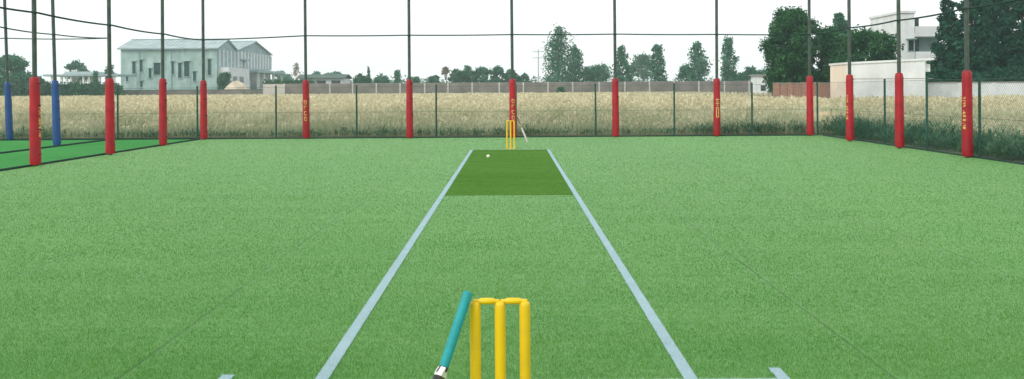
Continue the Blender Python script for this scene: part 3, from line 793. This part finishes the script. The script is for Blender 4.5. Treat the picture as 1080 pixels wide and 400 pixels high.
GT = 'trees round the wheat field'
def tree(label, px, ytop, d, wpx, shape, lm, n, size, name='tree', zbase=None, bark='bark', cat='tree', group=GT, nclump=None):
    X = X_at(px, d); H = Z_at(px, ytop, d); W = wpx * d / FOC
    root = empty(name, (X, d, 0), label, cat, group)
    cl = []; rs = random.Random(int(px * 13 + d))
    zb = zbase if zbase is not None else 0.25 * H
    if shape == 'tall':
        m = nclump or 18
        for i in range(m):
            f = (i + 0.5) / m; z = zb + (H - zb) * (f ** 0.9)
            spread = W * 0.5 * (0.80 - 0.62 * f) * rs.uniform(0.35, 1.0)
            a = 2.399 * i + rs.uniform(-.5, .5); r = W * rs.uniform(0.13, 0.25) * (1.2 - 0.4 * f)
            cl.append(((math.cos(a) * spread, math.sin(a) * spread, min(z, H - r)), (r, r, r * rs.uniform(0.9, 1.5))))
        cl.append(((rs.uniform(-.06, .06) * W, 0, H - W * 0.12), (W * 0.09, W * 0.09, W * 0.15)))
    elif shape == 'round':
        m = nclump or 16
        for i in range(m):
            u = rs.uniform(-0.45, 1); a = 2.399 * i + rs.uniform(-.3, .3); q = math.sqrt(max(0, 1 - u * u)) * rs.uniform(0.45, 0.8)
            r = W * rs.uniform(0.14, 0.22); hh = (H - zb) * 0.5
            cl.append(((math.cos(a) * q * W * 0.5, math.sin(a) * q * W * 0.5, min(H - r, zb + hh + u * (hh - r * 0.8))), (r, r, r * rs.uniform(0.65, 0.9))))
    elif shape == 'broad':
        m = nclump or 40
        for i in range(m):
            u = -0.95 + 1.9 * (i + 0.5) / m; q = math.sqrt(1 - u * u) * rs.uniform(0.35, 0.95); a = 2.399 * i + rs.uniform(-.4, .4)
            r = W * rs.uniform(0.085, 0.16); hh = (H - zb) * 0.5
            cl.append(((math.cos(a) * q * W * 0.46 + 0.08 * W * u, math.sin(a) * q * W * 0.46, min(H - r * .8, zb + hh + u * hh)), (r, r, r * rs.uniform(0.7, 1.15))))
    elif shape == 'conifer':
        m = nclump or 22
        for i in range(m):
            f = (i + 0.5) / m; z = zb + (H - zb) * f; rr = W * 0.5 * (1 - f) ** 0.7 * rs.uniform(0.5, 0.9); a = 2.399 * i
            r = W * 0.19 * (1.2 - 0.75 * f)
            cl.append(((math.cos(a) * rr, math.sin(a) * rr, z), (r, r, r * 0.8)))
        cl.append(((0, 0, H - W * .12), (W * .07, W * .07, W * .14)))
    if d > 150: n, size = int(n * 0.72), size * 0.80
    V, F = leaves(cl, n, size, 0.25 if shape != 'round' else 0.4)
    np_obj('crown', V, F, M[lm], root)
    # trunk and limbs
    mb = MB(); tr = max(0.07, H * 0.016); lean = rs.uniform(-.03, .03) * H
    ztop = H * (0.8 if shape != 'round' else 0.6)
    pts = [(lean * t * t + rs.uniform(-.01, .01) * H * t, rs.uniform(-.01, .01) * H * t, ztop * t) for t in (0, 0.15, 0.35, 0.6, 0.8, 1.0)]
    mb.tube(pts, [tr * 1.35, tr, tr * .85, tr * .6, tr * .4, tr * .15], 7)
    for c, r in cl:
        zt = max(0.3, min(ztop * 0.92, c[2] - 0.35 * math.hypot(c[0], c[1]) - 0.1 * H)); t = zt / ztop
        s = Vector((lean * t * t, 0, zt)); e = Vector(c); mid = s.lerp(e, 0.5) + Vector((0, 0, -0.03 * H))
        mb.tube([s, mid, e], [tr * .45 * (1 - t * .5), tr * .28, tr * .08], 5)
    mb.build('trunk', M[bark], root, smooth=True)
    return root

# the right-hand side, near compound
tree('big broad dark green tree behind the red brick wall', 833, 9, 78, 62, 'broad', 'l_dark', 27000, 0.135, zbase=1.0, nclump=60)
tree('smaller dark tree filling the gap right of the big broad tree', 867, 29, 82, 50, 'broad', 'l_dark', 11000, 0.16, zbase=0.5)
tree('wide rounded dark tree rising above the roof of the white shed', 908, 33, 76, 74, 'broad', 'l_dark', 17000, 0.15, zbase=0.8, nclump=50)
tree('slender pale tree standing behind the wide rounded tree', 886, 15, 110, 26, 'tall', 'l_mid', 2600, 0.28, zbase=5.0)
con = [(1000, -8, 74, 44, 'ragged dark conifer beside the white house with sky showing through', 6500),
       (1026, -26, 72, 54, 'dark conifer behind the nearest right red post', 14000),
       (1050, -30, 76, 60, 'dense dark conifer, second from the right edge of the row behind the low white wall', 16000),
       (1078, -34, 73, 60, 'dense dark conifer at the right end of the row behind the low white wall', 16000)]
for px, yt, d, wp, lab, n in con:
    tree(lab, px, yt, d, wp, 'conifer', 'l_conif', n, 0.20, name='conifer', zbase=0.7, group='dark conifers behind the low white wall', nclump=30)
tree('low dark bush at the corner between white shed and low white wall', 990, 70, 68, 34, 'round', 'l_conif', 4200, 0.16, name='bush', zbase=0.4, cat='bush')
tree('dark clipped bush behind the low white wall under the conifers', 1028, 72, 67.5, 46, 'round', 'l_conif', 5000, 0.16, name='bush', zbase=0.4, cat='bush')
tree('dark bush behind the low white wall at the right edge of the view', 1068, 70, 67.5, 46, 'round', 'l_conif', 5000, 0.16, name='bush', zbase=0.4, cat='bush')
# the far side behind the long concrete wall
tree('tall leafy tree, largest in the middle of the far side', 589, 29, 190, 42, 'tall', 'l_mid', 6500, 0.36, zbase=1.5, nclump=30)
tree('bushy tree right beside the tallest far tree', 607, 49, 196, 26, 'tall', 'l_mid', 2600, 0.42, zbase=2)
tree('low dark rounded tree between the tallest far tree and the slim one', 628, 65, 192, 36, 'round', 'l_mid', 3000, 0.42, zbase=1)
tree('slim dark tree just right of the post right of the wicket', 656, 49, 188, 24, 'tall', 'l_mid', 3200, 0.40, zbase=1)
tree('hazy pale broad tree far behind the concrete wall', 678, 56, 270, 34, 'round', 'l_pale', 2600, 0.6, zbase=2)
tree('slim pointed tree, left of the three slim trees in a row', 694, 47, 190, 25, 'tall', 'l_mid', 3200, 0.40, zbase=1)
tree('pointed tree with a broad foot, middle of the three slim trees', 736, 44, 188, 33, 'tall', 'l_mid', 3200, 0.40, zbase=1)
tree('low bush-like tree at the foot of the middle slim tree', 724, 68, 192, 22, 'round', 'l_mid', 1800, 0.40, zbase=0.8)
tree('leafy open tree right of the post, right of the three slim trees', 769, 40, 186, 26, 'tall', 'l_mid', 2800, 0.42, zbase=2.5)
tree('low rounded tree left of the little white hut', 795, 68, 184, 28, 'round', 'l_mid', 2600, 0.40, zbase=0.8)
tree('low dark scrubby tree right of the open leafy tree', 780, 76, 190, 18, 'round', 'l_mid', 1400, 0.40, zbase=0.8)
for px, yt, wp, lm, lab in [(481, 72, 18, 'l_pale', 'leftmost tree of the hazy clump left of the far wicket'),
                            (494, 69, 18, 'l_mid', 'second tree from the left in the hazy clump left of the far wicket'),
                            (508, 70, 20, 'l_mid', 'middle tree of the hazy clump left of the far wicket'),
                            (523, 68, 20, 'l_mid', 'tallest tree of the hazy clump, just left of the far wicket'),
                            (538, 73, 20, 'l_mid', 'tree of the hazy clump seen behind the middle post'),
                            (552, 77, 16, 'l_mid', 'last low tree of the hazy clump, right of the middle post')]:
    tree(lab, px, yt, 205, wp, 'round', lm, 1700, 0.45, zbase=0.8)
tree('small reddish dry tree left of the hazy clump', 470, 70, 212, 9, 'round', 'l_dry', 350, 0.4, zbase=4.5)
tree('low rounded bush tree left of the small reddish dry tree', 458, 79, 195, 16, 'round', 'l_mid', 1300, 0.4, zbase=0.6)
tree('rounded dark bush tree midway between the two back posts left of the far wicket', 381, 76, 190, 20, 'round', 'l_dark', 1800, 0.4, zbase=0.6)
tree('thin spindly tree standing beside the rounded dark bush tree', 389, 71, 192, 6, 'tall', 'l_pale', 260, 0.35, zbase=2.5)
tree('low dark tree right beside the thin spindly tree, wider than high', 403, 78, 190, 20, 'round', 'l_mid', 1500, 0.4, zbase=0.6)
tree('pointed small tree close left of the post first left of the far wicket', 419, 74, 193, 14, 'tall', 'l_mid', 1100, 0.4, zbase=0.6)
tree('small low tree close right of the post first left of the far wicket', 437, 79, 194, 14, 'round', 'l_mid', 1000, 0.4, zbase=0.6)
tree('hazy blue-green far tree, right of the long low shed', 352, 74, 330, 20, 'round', 'l_mid', 1400, 0.7, zbase=1)
tree('hazy blue-green far tree behind the long low shed', 334, 75, 340, 16, 'round', 'l_mid', 1000, 0.7, zbase=1)
tree('hazy blue-green far tree just right of the warehouse', 298, 73, 330, 26, 'round', 'l_mid', 1600, 0.7, zbase=1)
tree('pale dry tree with bare twigs above the long low shed', 313, 66, 188, 13, 'tall', 'l_dry', 420, 0.24, zbase=4.5, bark='bark_pale')
tree('low dark tree standing against the warehouse corner', 237, 77, 196, 18, 'broad', 'l_dark', 1700, 0.38, zbase=2.0)
# left
tree('big rounded dark tree at the left edge behind the hedge', 13, 57, 160, 42, 'round', 'l_mid', 8000, 0.38, zbase=1, nclump=22)
tree('lower tree right of the big rounded tree, behind the nearest left post', 39, 80, 165, 20, 'round', 'l_mid', 1900, 0.38, zbase=0.6)
tree('hazy rounded tree rising behind the open pavilion', 80, 63, 215, 25, 'round', 'l_mid', 2400, 0.45, zbase=2)
tree('ragged tree between the pavilion and the warehouse', 116, 68, 180, 17, 'tall', 'l_mid', 1900, 0.38, zbase=0.8)
tree('small dark tree in front of the pavilion by the hedge', 101, 75, 172, 11, 'tall', 'l_mid', 900, 0.34, zbase=0.8)

def hedge(label, px0, px1, ytop, d, n, size, lm='l_mid', depth=1.6):
    x0, x1 = X_at(px0, d), X_at(px1, d); H = Z_at((px0 + px1) / 2, ytop, d)
    root = empty('hedge', ((x0 + x1) / 2, d, 0), label, 'hedge', None)
    W = x1 - x0; m = max(4, int(W / 1.3)); rs = random.Random(int(px0)); cl = []
    for i in range(m):
        x = -W / 2 + W * (i + 0.5) / m
        for z in (0.3, 0.72):
            r = H * rs.uniform(0.24, 0.32); cl.append(((x + rs.uniform(-.3, .3), rs.uniform(-.4, .4), min(H - r * .9, H * z)), (W / m * 0.9, depth * 0.5, r)))
    V, F = leaves(cl, n, size, 0.3); np_obj('foliage', V, F, M[lm], root)
    mb = MB()
    for i in range(m): 
        x = -W / 2 + W * (i + 0.5) / m; mb.tube([(x, 0, 0), (x + rs.uniform(-.2, .2), 0, H * 0.7)], [0.06, 0.02], 5)
    mb.build('stems', M['bark'], root)
    return root
hedge('tall dark hedge at the far left, in front of the pavilion', -20, 127, 88, 166, 12000, 0.34, 'l_dark')
hedge('low dark hedge between the warehouse and the long low shed', 280, 330, 83.5, 184, 2600, 0.34, 'l_dark', 1.2)
tree('small dark round bush in front of the long concrete wall', 591.5, 91.2, 172, 10, 'round', 'l_dark', 900, 0.26, name='bush', zbase=0.4, cat='bush', group=None)

# ------------------------------------------------------------------ long concrete wall
DW = 180.0
def far_wall():
    x0, x1 = X_at(277, DW), X_at(818, DW); H = Z_at(560, 87.2, DW)
    root = empty('boundary_wall', (0, DW, 0), 'long grey precast concrete wall with pale posts across the far side of the field', 'wall')
    ps = [300, 325, 348, 372, 397, 422, 448, 472.5, 498, 526.5, 552, 578, 604, 632, 659, 685, 711, 737, 764, 790]
    xs = [X_at(p, DW) for p in ps]
    edges = [x0] + xs + [x1]
    for a, b in zip(edges[:-1], edges[1:]):
        mb = MB()
        for k in range(6):
            z0 = H * k / 6; mb.box(a + 0.1, b - 0.1, -0.03 - 0.012 * (k % 2), 0.04, z0, z0 + H / 6 - 0.004)
        mb.build('panel', M['concpost'] if b < xs[1] else M['conc'], root)
    for x in xs: MB().box(x - 0.13, x + 0.13, -0.16, 0.10, 0, H + 0.08).build('wall_post', M['concpost'], root)
    for a, b in zip(edges[:-1], edges[1:]):
        pass
    MB().box(x0, x1, -0.07, 0.08, H - 0.015, H + 0.05).build('coping', M['coping'], root)
far_wall()

# ------------------------------------------------------------------ warehouse
def warehouse():
    XL, XR = X_at(127.5, 200), -62.0
    Y0, Y1, Y2 = 200.0, 213.8, 245.0
    E, R1, R2 = 10.8, 12.8, 13.5
    root = empty('warehouse', (XL, Y0, 0), 'long pale grey-green warehouse with twin gables and dark narrow windows', 'warehouse')
    W = XR - XL
    mb = MB()
    mb.prism([(0, 0), (Y1 - Y0, 0), (Y1 - Y0, E), ((Y1 - Y0) / 2, R1 - .15), (0, E)], 'x', 0, W)
    mb.build('wall', M['plaster'], root)
    mb = MB()
    a, b = Y1 - Y0 + 0.01, Y2 - Y0
    mb.prism([(a, 0), (b, 0), (b, E), ((a + b) / 2, R2 - .15), (a, E)], 'x', 0, W - 0.15)
    mb.build('rear_wall', M['plaster2'], root)
    def roof(ya, yb, rz, ov):
        m = MB(); t = 0.18; ym = (ya + yb) / 2; k = (rz - E) / (ym - ya)
        m.prism([(ya - ov, E - k * ov), (ym, rz), (ym, rz + t), (ya - ov, E - k * ov + t)], 'x', -0.4, W + 0.5)
        m.prism([(ym, rz), (yb, E), (yb, E + t), (ym, rz + t)], 'x', -0.4, W + 0.5)
        n = int(W / 0.9)
        for i in range(n):
            x = -0.3 + (W + 0.7) * i / n
            m.prism([(ya - ov, E - k * ov + t), (ym, rz + t), (ym, rz + t + .07), (ya - ov, E - k * ov + t + .07)], 'x', x, x + 0.09)
        o = m.build('roof', M['roofs'], root)
        MB().box(-0.4, W + 0.5, ym - 0.25, ym + 0.25, rz + t - 0.02, rz + t + 0.12).build('ridge_cap', M['clad'], o)
        return o
    roof(0, Y1 - Y0, R1, 0.6)
    roof(Y1 - Y0 + 0.3, Y2 - Y0, R2, 0.0)
    MB().box(-0.4, W + 0.3, -0.75, -0.58, E - 0.32, E - 0.05).build('gutter', M['clad'], root)
    # narrow louvred windows of the long side, px positions read off the photograph
    for cx, y0, y1, wd in [(133, 185, 262, 22), (180, 175, 250, 18), (237, 230, 290, 18), (283, 195, 270, 44), (382, 185, 265, 20), (430, 195, 290, 22),
                           (475, 185, 280, 34), (525, 250, 310, 18), (622, 170, 270, 20), (88, 275, 312, 14), (180, 312, 350, 12), (700, 180, 215, 12)]:
        px = 120 + cx / 6.15; x = X_at(px, 200) - XL
        if cx == 700: continue
        z1 = Z_at(px, 35 + y0 / 6.15, 200); z0 = Z_at(px, 35 + y1 / 6.15, 200); hw = wd / 6.15 * 0.2 / 2
        f = MB()
        f.box(x - hw - .08, x - hw, -0.10, 0.02, z0 - .08, z1 + .08); f.box(x + hw, x + hw + .08, -0.10, 0.02, z0 - .08, z1 + .08)
        f.box(x - hw, x + hw, -0.10, 0.02, z1, z1 + .08); f.box(x - hw - .15, x + hw + .15, -0.22, 0.02, z0 - .18, z0 - .08)
        f.box(x - hw - .25, x + hw + .25, -0.45, 0.02, z1 + .10, z1 + .18)
        win = f.build('window', M['plaster'], root)
        g = MB(); n = int((z1 - z0) / 0.22)
        g.box(x - hw, x + hw, -0.02, -0.01, z0, z1)
        for i in range(n):
            z = z0 + (z1 - z0) * i / n; g.add([(x - hw, -0.09, z), (x + hw, -0.09, z), (x + hw, -0.03, z + 0.14), (x - hw, -0.03, z + 0.14)], [(0, 1, 2, 3)])
        g.build('louver', M['louver'], win)
    # downpipes
    for px in (147.5, 181, 215):
        x = X_at(px, 200) - XL; MB().tube([(x, -0.12, 0), (x, -0.12, E - .3)], 0.08, 6).build('downpipe', M['clad'], root)
    # gable side, facing the court
    xw = W
    a, b = Y1 - Y0, Y2 - Y0
    g = MB(); g.prism([(0.3, 6.8), (a - .3, 6.8), (a - .3, E - .2), (a / 2, R1 - .5), (0.3, E - .2)], 'x', xw, xw + 0.08); g.build('gable_cladding', M['clad'], root)
    g = MB(); g.prism([(a + .4, 7.0), (b - .3, 7.0), (b - .3, E - .2), ((a + b) / 2, R2 - .5), (a + .4, E - .2)], 'x', xw - 0.15, xw - 0.03); g.build('gable_cladding', M['clad'], root)
    for i in range(12):
        y = a + 1.2 + (b - a - 2.0) * i / 11
        zt = E - .4 + (R2 - E - .6) * (1 - abs(y - (a + b) / 2) / ((b - a) / 2))
        MB().box(xw - 0.03, xw + 0.30, y - 0.55, y + 0.55, 7.0, min(zt, E - 0.1)).build('pilaster', M['plaster2'], root)
    for i in range(5):
        y = 1.4 + (a - 2.8) * i / 4; MB().box(xw + 0.08, xw + 0.22, y - 0.3, y + 0.3, 6.9, E - .3).build('pilaster', M['plaster2'], root)
    MB().box(xw, xw + 2.2, 0.8, a + 3.0, 0, 6.7).build('annex', M['plaster2'], root)
    MB().box(xw - 0.15, xw + 3.4, a + 6, b + 1.5, 5.9, 6.5).build('canopy', M['clad'], root)
    for y in (a + 8, a + 13, b - 9, b - 1): MB().box(xw + 2.6, xw + 3.1, y - .3, y + .3, 0, 5.9).build('column', M['plaster2'], root)
    for y0, y1 in ((a + 12.5, a + 21), (a + 23, a + 28)): MB().box(xw - 0.14, xw - 0.05, y0, y1, 0, 5.2).build('doorway', M['glass'], root)
    for y0, y1, z0, z1 in ((4, 7, 3.4, 4.8), (9, 12, 3.4, 4.8)): MB().box(xw + 2.2, xw + 2.26, y0, y1, z0, z1).build('window', M['glass'], root)
    for y0, y1, z0, z1 in ((a + 3.2, a + 6.2, 3.8, 5.2), (a + 7.0, a + 11.0, 3.6, 4.9)): MB().box(xw - 0.14, xw - 0.07, y0, y1, z0, z1).build('window', M['glass'], root)
    MB().box(xw - 0.14, xw + 1.4, a + 3.2, a + 7, 8.6, 8.9).build('ledge', M['clad'], root)
warehouse()
# heap of soil in front of the gable
def mound():
    X = X_at(249, 186); mb = MB(); vs, fs = [], []; n, m = 28, 10
    rs = random.Random(4)
    for j in range(m + 1):
        t = j / m; r = (1 - t) ** 0.6 ; z = 3.7 * t
        for k in range(n):
            a = 2 * math.pi * k / n; rr = r * (3.9 + 0.35 * math.sin(3 * a + 1) + rs.uniform(-.12, .12))
            vs.append((rr * math.cos(a), rr * math.sin(a) * 0.7, z + rs.uniform(-.06, .06)))
    for j in range(m):
        for k in range(n):
            fs.append((j * n + k, j * n + (k + 1) % n, (j + 1) * n + (k + 1) % n, (j + 1) * n + k))
    mb.add(vs, fs); o = mb.build('soil_heap', M['dirt'], smooth=True); o.location = (X, 186, -0.02)
    setp(o, 'pale heap of soil in front of the warehouse gables', 'heap')
mound()
def low_dark_wall():
    x0, x1 = X_at(118, 183), X_at(277, 183); H = Z_at(200, 95.2, 183)
    root = empty('garden_wall', (0, 183, 0), 'low dark wall along the foot of the warehouse', 'wall')
    MB().box(x0, x1, -0.1, 0.1, 0, H).build('panel', M['conc'], root)
    MB().box(x0 - .05, x1 + .05, -0.16, 0.16, H + .003, H + .1).build('coping', M['roofdark'], root)
low_dark_wall()

# long low shed right of the warehouse
def low_shed():
    d = 192; x0, x1 = X_at(316, d), X_at(362, d); zt = Z_at(340, 79, d); ze = Z_at(340, 83, d)
    root = empty('farm_shed', (x0, d, 0), 'long low shed with dark roof between warehouse and rounded bush tree', 'shed')
    W = x1 - x0
    MB().box(0, W, 0, 8, 0, ze).build('wall', M['plaster2'], root)
    r = MB(); r.prism([(-0.7, ze), (4, zt), (8.7, ze), (8.7, ze + .15), (4, zt + .15), (-.7, ze + .15)], 'x', -0.5, W + .5); r.build('roof', M['roofdark'], root)
    for i in range(3):
        x = W * (i + .5) / 3; MB().box(x - .9, x + .9, -0.03, 0.05, 1.4, ze - .4).build('window', M['glass'], root)
low_shed()

# pavilion at the far left
def pavilion():
    d = 178; x0, x1 = X_at(48, d), X_at(127, d); zr = Z_at(88, 79.8, d)
    root = empty('pavilion', (x0, d, 0), 'open pavilion with thin flat roof behind the far left hedge', 'pavilion')
    W = x1 - x0
    MB().box(0, W, -1, 8, zr - .12, zr + .22).build('roof', M['clad'], root)
    xa, xb = X_at(66, d) - x0, X_at(101, d) - x0
    MB().prism([(xa, zr + .22), (xb, zr + .22), (xb - .6, zr + .75), (xa + .6, zr + .75)], 'y', 0, 7).build('upper_roof', M['roofs'], root)
    for px in (56, 66, 71.5, 76, 89, 95, 106, 121): 
        x = X_at(px, d) - x0; MB().box(x - .18, x + .18, -.5, -.14, 0, zr - .12).build('column', M['plaster2'], root)
    MB().box(X_at(69, d) - x0, X_at(76, d) - x0, 2, 2.2, 0, zr - .13).build('wall', M['plaster2'], root)
    MB().box(X_at(88, d) - x0, X_at(96, d) - x0, 2, 2.2, 0, zr - .13).build('wall', M['plaster2'], root)
pavilion()

def far_house():
    d = 225; x0 = X_at(634, d); root = empty('far_house', (x0, d, 0), 'small pale hazy house between the slim tree and the low rounded tree', 'house')
    W = X_at(645, d) - x0; H = Z_at(640, 80, d)
    MB().box(0, W, 0, 4, 0, H).build('wall', M['white_wall'], root)
    MB().prism([(-.3, H + .003), (4.3, H + 1.0), (4.3, H + 1.15), (-.3, H + .15)], 'x', -.3, W + .3).build('roof', M['roofs'], root)
    MB().box(W * .3, W * .6, -.04, .02, 1.6, 2.6).build('window', M['glass'], root)
far_house()

# a far wood behind everything, one hazy mass
def far_wood():
    d = 345; cl = []; rs = random.Random(9); px = 288
    while px < 812:
        X = X_at(px, d); H = Z_at(px, rs.uniform(80, 85.5), d); r = rs.uniform(1.6, 2.6)
        cl.append(((X, d + rs.uniform(-6, 6), max(r, H - r)), (r * 1.3, r, r))); cl.append(((X + rs.uniform(-2, 2), d, 1.6), (2.6, 2, 2.0)))
        px += rs.uniform(3.5, 9)
    V, F = leaves(cl, 15000, 0.55, 0.3)
    o = np_obj('far_wood', V, F, M['l_pale']); setp(o, 'low hazy far-off wood behind the concrete wall', 'wood', None, 'stuff')
far_wood()

# utility pole beside the tallest far tree
def upole():
    d = 184; px = 568; H = Z_at(px, 52, d)
    root = empty('utility_pole', (X_at(px, d), d, 0), 'thin utility pole with crossarms left of the tallest far tree', 'pole')
    MB().tube([(0, 0, 0), (0, 0, H)], [0.16, 0.10], 8).build('pole', M['concpost'], root, smooth=True)
    for k, z in enumerate((H - .5, H - 1.7)):
        a = MB().box(-1.1, 1.1, -.16, -.11, z - .06, z + .06).build('crossarm', M['clad'], root)
        for x in (-.95, -.45, .45, .95):
            i = MB(); i.tube([(x, -.135, z + .06), (x, -.135, z + .3)], [.05, .03], 6); i.build('insulator', M['white'], a)
upole()

# ------------------------------------------------------------------ right-hand compound
def brick_wall():
    d = 66; x0, x1 = X_at(819, d), X_at(877, d); H = Z_at(846, 88.3, d)
    root = empty('brick_wall', (x0, d, 0), 'low red brick wall with piers under the big broad tree', 'wall'); W = x1 - x0
    MB().box(0, W, 0, .23, 0, H).build('wall', M['brick'], root)
    for i in range(5):
        x = W * i / 4; MB().box(x - .17, x + .17, -.08, .3, 0, H + .08).build('pier', M['brick'], root)
    MB().box(-.03, W + .03, -.04, .27, H + .003, H + .06).build('coping', M['coping'], root)
brick_wall()
def hut():
    d = 150; x0, x1 = X_at(799, d), X_at(821, d); H = Z_at(808, 80, d)
    root = empty('hut', (x0, d, 0), 'little white hut left of the red brick wall, far off', 'hut'); W = x1 - x0
    MB().box(0, W, 0, 4, 0, H).build('wall', M['white_wall'], root)
    MB().box(-.3, W + .3, -.4, 4.3, H + .003, H + .2).build('roof', M['coping'], root)
    MB().box(W * .55, W * .55 + .9, -.04, .02, 0, 2.0).build('door', M['glass'], root)
    MB().box(W * .15, W * .15 + .8, -.04, .02, 1.1, 2.0).build('window', M['glass'], root)
hut()
def shed():
    d = 62; x0, x1 = X_at(893, d), X_at(976, d); Hl = Z_at(893, 68, d)
    root = empty('white_shed', (x0, d, 0), 'plain white flat-roofed shed behind two red posts on the right', 'shed'); W = x1 - x0
    sl_ = 0.22
    MB().prism([(0.02, 0), (W, 0), (W, Hl + sl_), (0.02, Hl)], 'y', 0, 3.2).build('wall', M['white_wall'], root)
    MB().box(0, 0.019, 0.02, 3.18, 0, Hl - .01).build('side_wall', M['cream'], root)  # warmer colour stands in for the light on this face
    MB().prism([(-.06, Hl + .003), (W + .55, Hl + sl_ + .03), (W + .55, Hl + sl_ + .16), (-.06, Hl + .13)], 'y', -.08, 3.3).build('roof', M['white_wall'], root)
    MB().box(W + .003, W + .5, .4, 3.0, Hl - .5, Hl).build('roof_beam', M['white_wall'], root)
    x = X_at(936, d) - x0; MB().box(x - 2.6, x + 3, -.012, -.001, 2.05, 2.09).build('ledge', M['coping'], root)
shed()
def low_white_wall():
    d = 64; x0, x1 = X_at(977, d), X_at(1130, d); H = Z_at(1030, 87.5, d)
    root = empty('white_wall', (x0, d, 0), 'low white wall in front of the dark conifers at right', 'wall'); W = x1 - x0
    MB().box(0, W, 0, .22, 0, H).build('wall', M['white_wall'], root)
    MB().box(0, W + .04, -.05, .27, H + .003, H + .07).build('coping', M['coping'], root)
    for i in range(1, 5):
        x = W * i / 4.3; MB().box(x - .16, x + .16, -.06, .28, 0, H + .001).build('pier', M['white_wall'], root)
low_white_wall()
def house():
    d = 84; x0 = X_at(950, d); root = empty('white_house', (x0, d, 0), 'two-storey white house with balcony behind the white shed', 'house')
    xm = X_at(965, d) - x0; x1 = X_at(1003, d) - x0
    zt = Z_at(960, 14, d); zf = Z_at(960, 37, d); zb = Z_at(960, 63, d)
    MB().box(0, xm, 0, 7, 0, zt).build('wall', M['white_wall'], root)
    MB().box(-.12, xm + .12, -.12, 7.1, zt + .003, zt + .22).build('parapet', M['white_wall'], root)
    # set-back part with balcony
    MB().box(xm + .01, x1, 2.2, 7, 0, zt - 1.2).build('wall', M['plaster'], root)  # greyer plaster paints the shade of the recess into the wall
    MB().box(xm + .01, x1, -.2, 2.19, zf - .15, zf + .12).build('balcony_slab', M['plaster2'], root)
    MB().box(xm + .01, x1, -.2, -.08, zf + .121, zf + .75).build('balcony_rail', M['plaster2'], root)
    MB().box(xm + .01, x1, -.2, 2.19, zb - .4, zb - .2).build('balcony_slab', M['plaster2'], root)
    MB().box(xm + .01, x1, -.2, -.08, zb - .2, zb + .7).build('balcony_rail', M['white_wall'], root)
    MB().box(x1 - .4, x1, -.06, .2, zb + .7, zf - .16).build('column', M['plaster2'], root)
    x = X_at(961, d) - x0; z0, z1 = Z_at(961, 53.5, d), Z_at(961, 43, d)
    f = MB(); f.box(x - .30, x + .30, -.05, .01, z0 - .08, z1 + .08); f.box(x - .42, x + .36, -.40, .01, z1 + .10, z1 + .19)
    win = f.build('window', M['plaster'], root)
    MB().box(x - .22, x + .22, -.07, -.052, z0, z1).build('pane', M['glass'], win)
    MB().box(xm + .4, xm + 1.3, 2.14, 2.198, zb - .2, zb + 1.9).build('door', M['glass'], root)
    MB().box(xm + .4, xm + 1.3, 2.14, 2.198, zf + .13, zf + 1.6).build('door', M['glass'], root)
    x = X_at(958, d) - x0; MB().tube([(x, 2, zt + .2), (x, 2, zt + 1.9)], .03, 6).build('antenna', M['black'], root)
house()
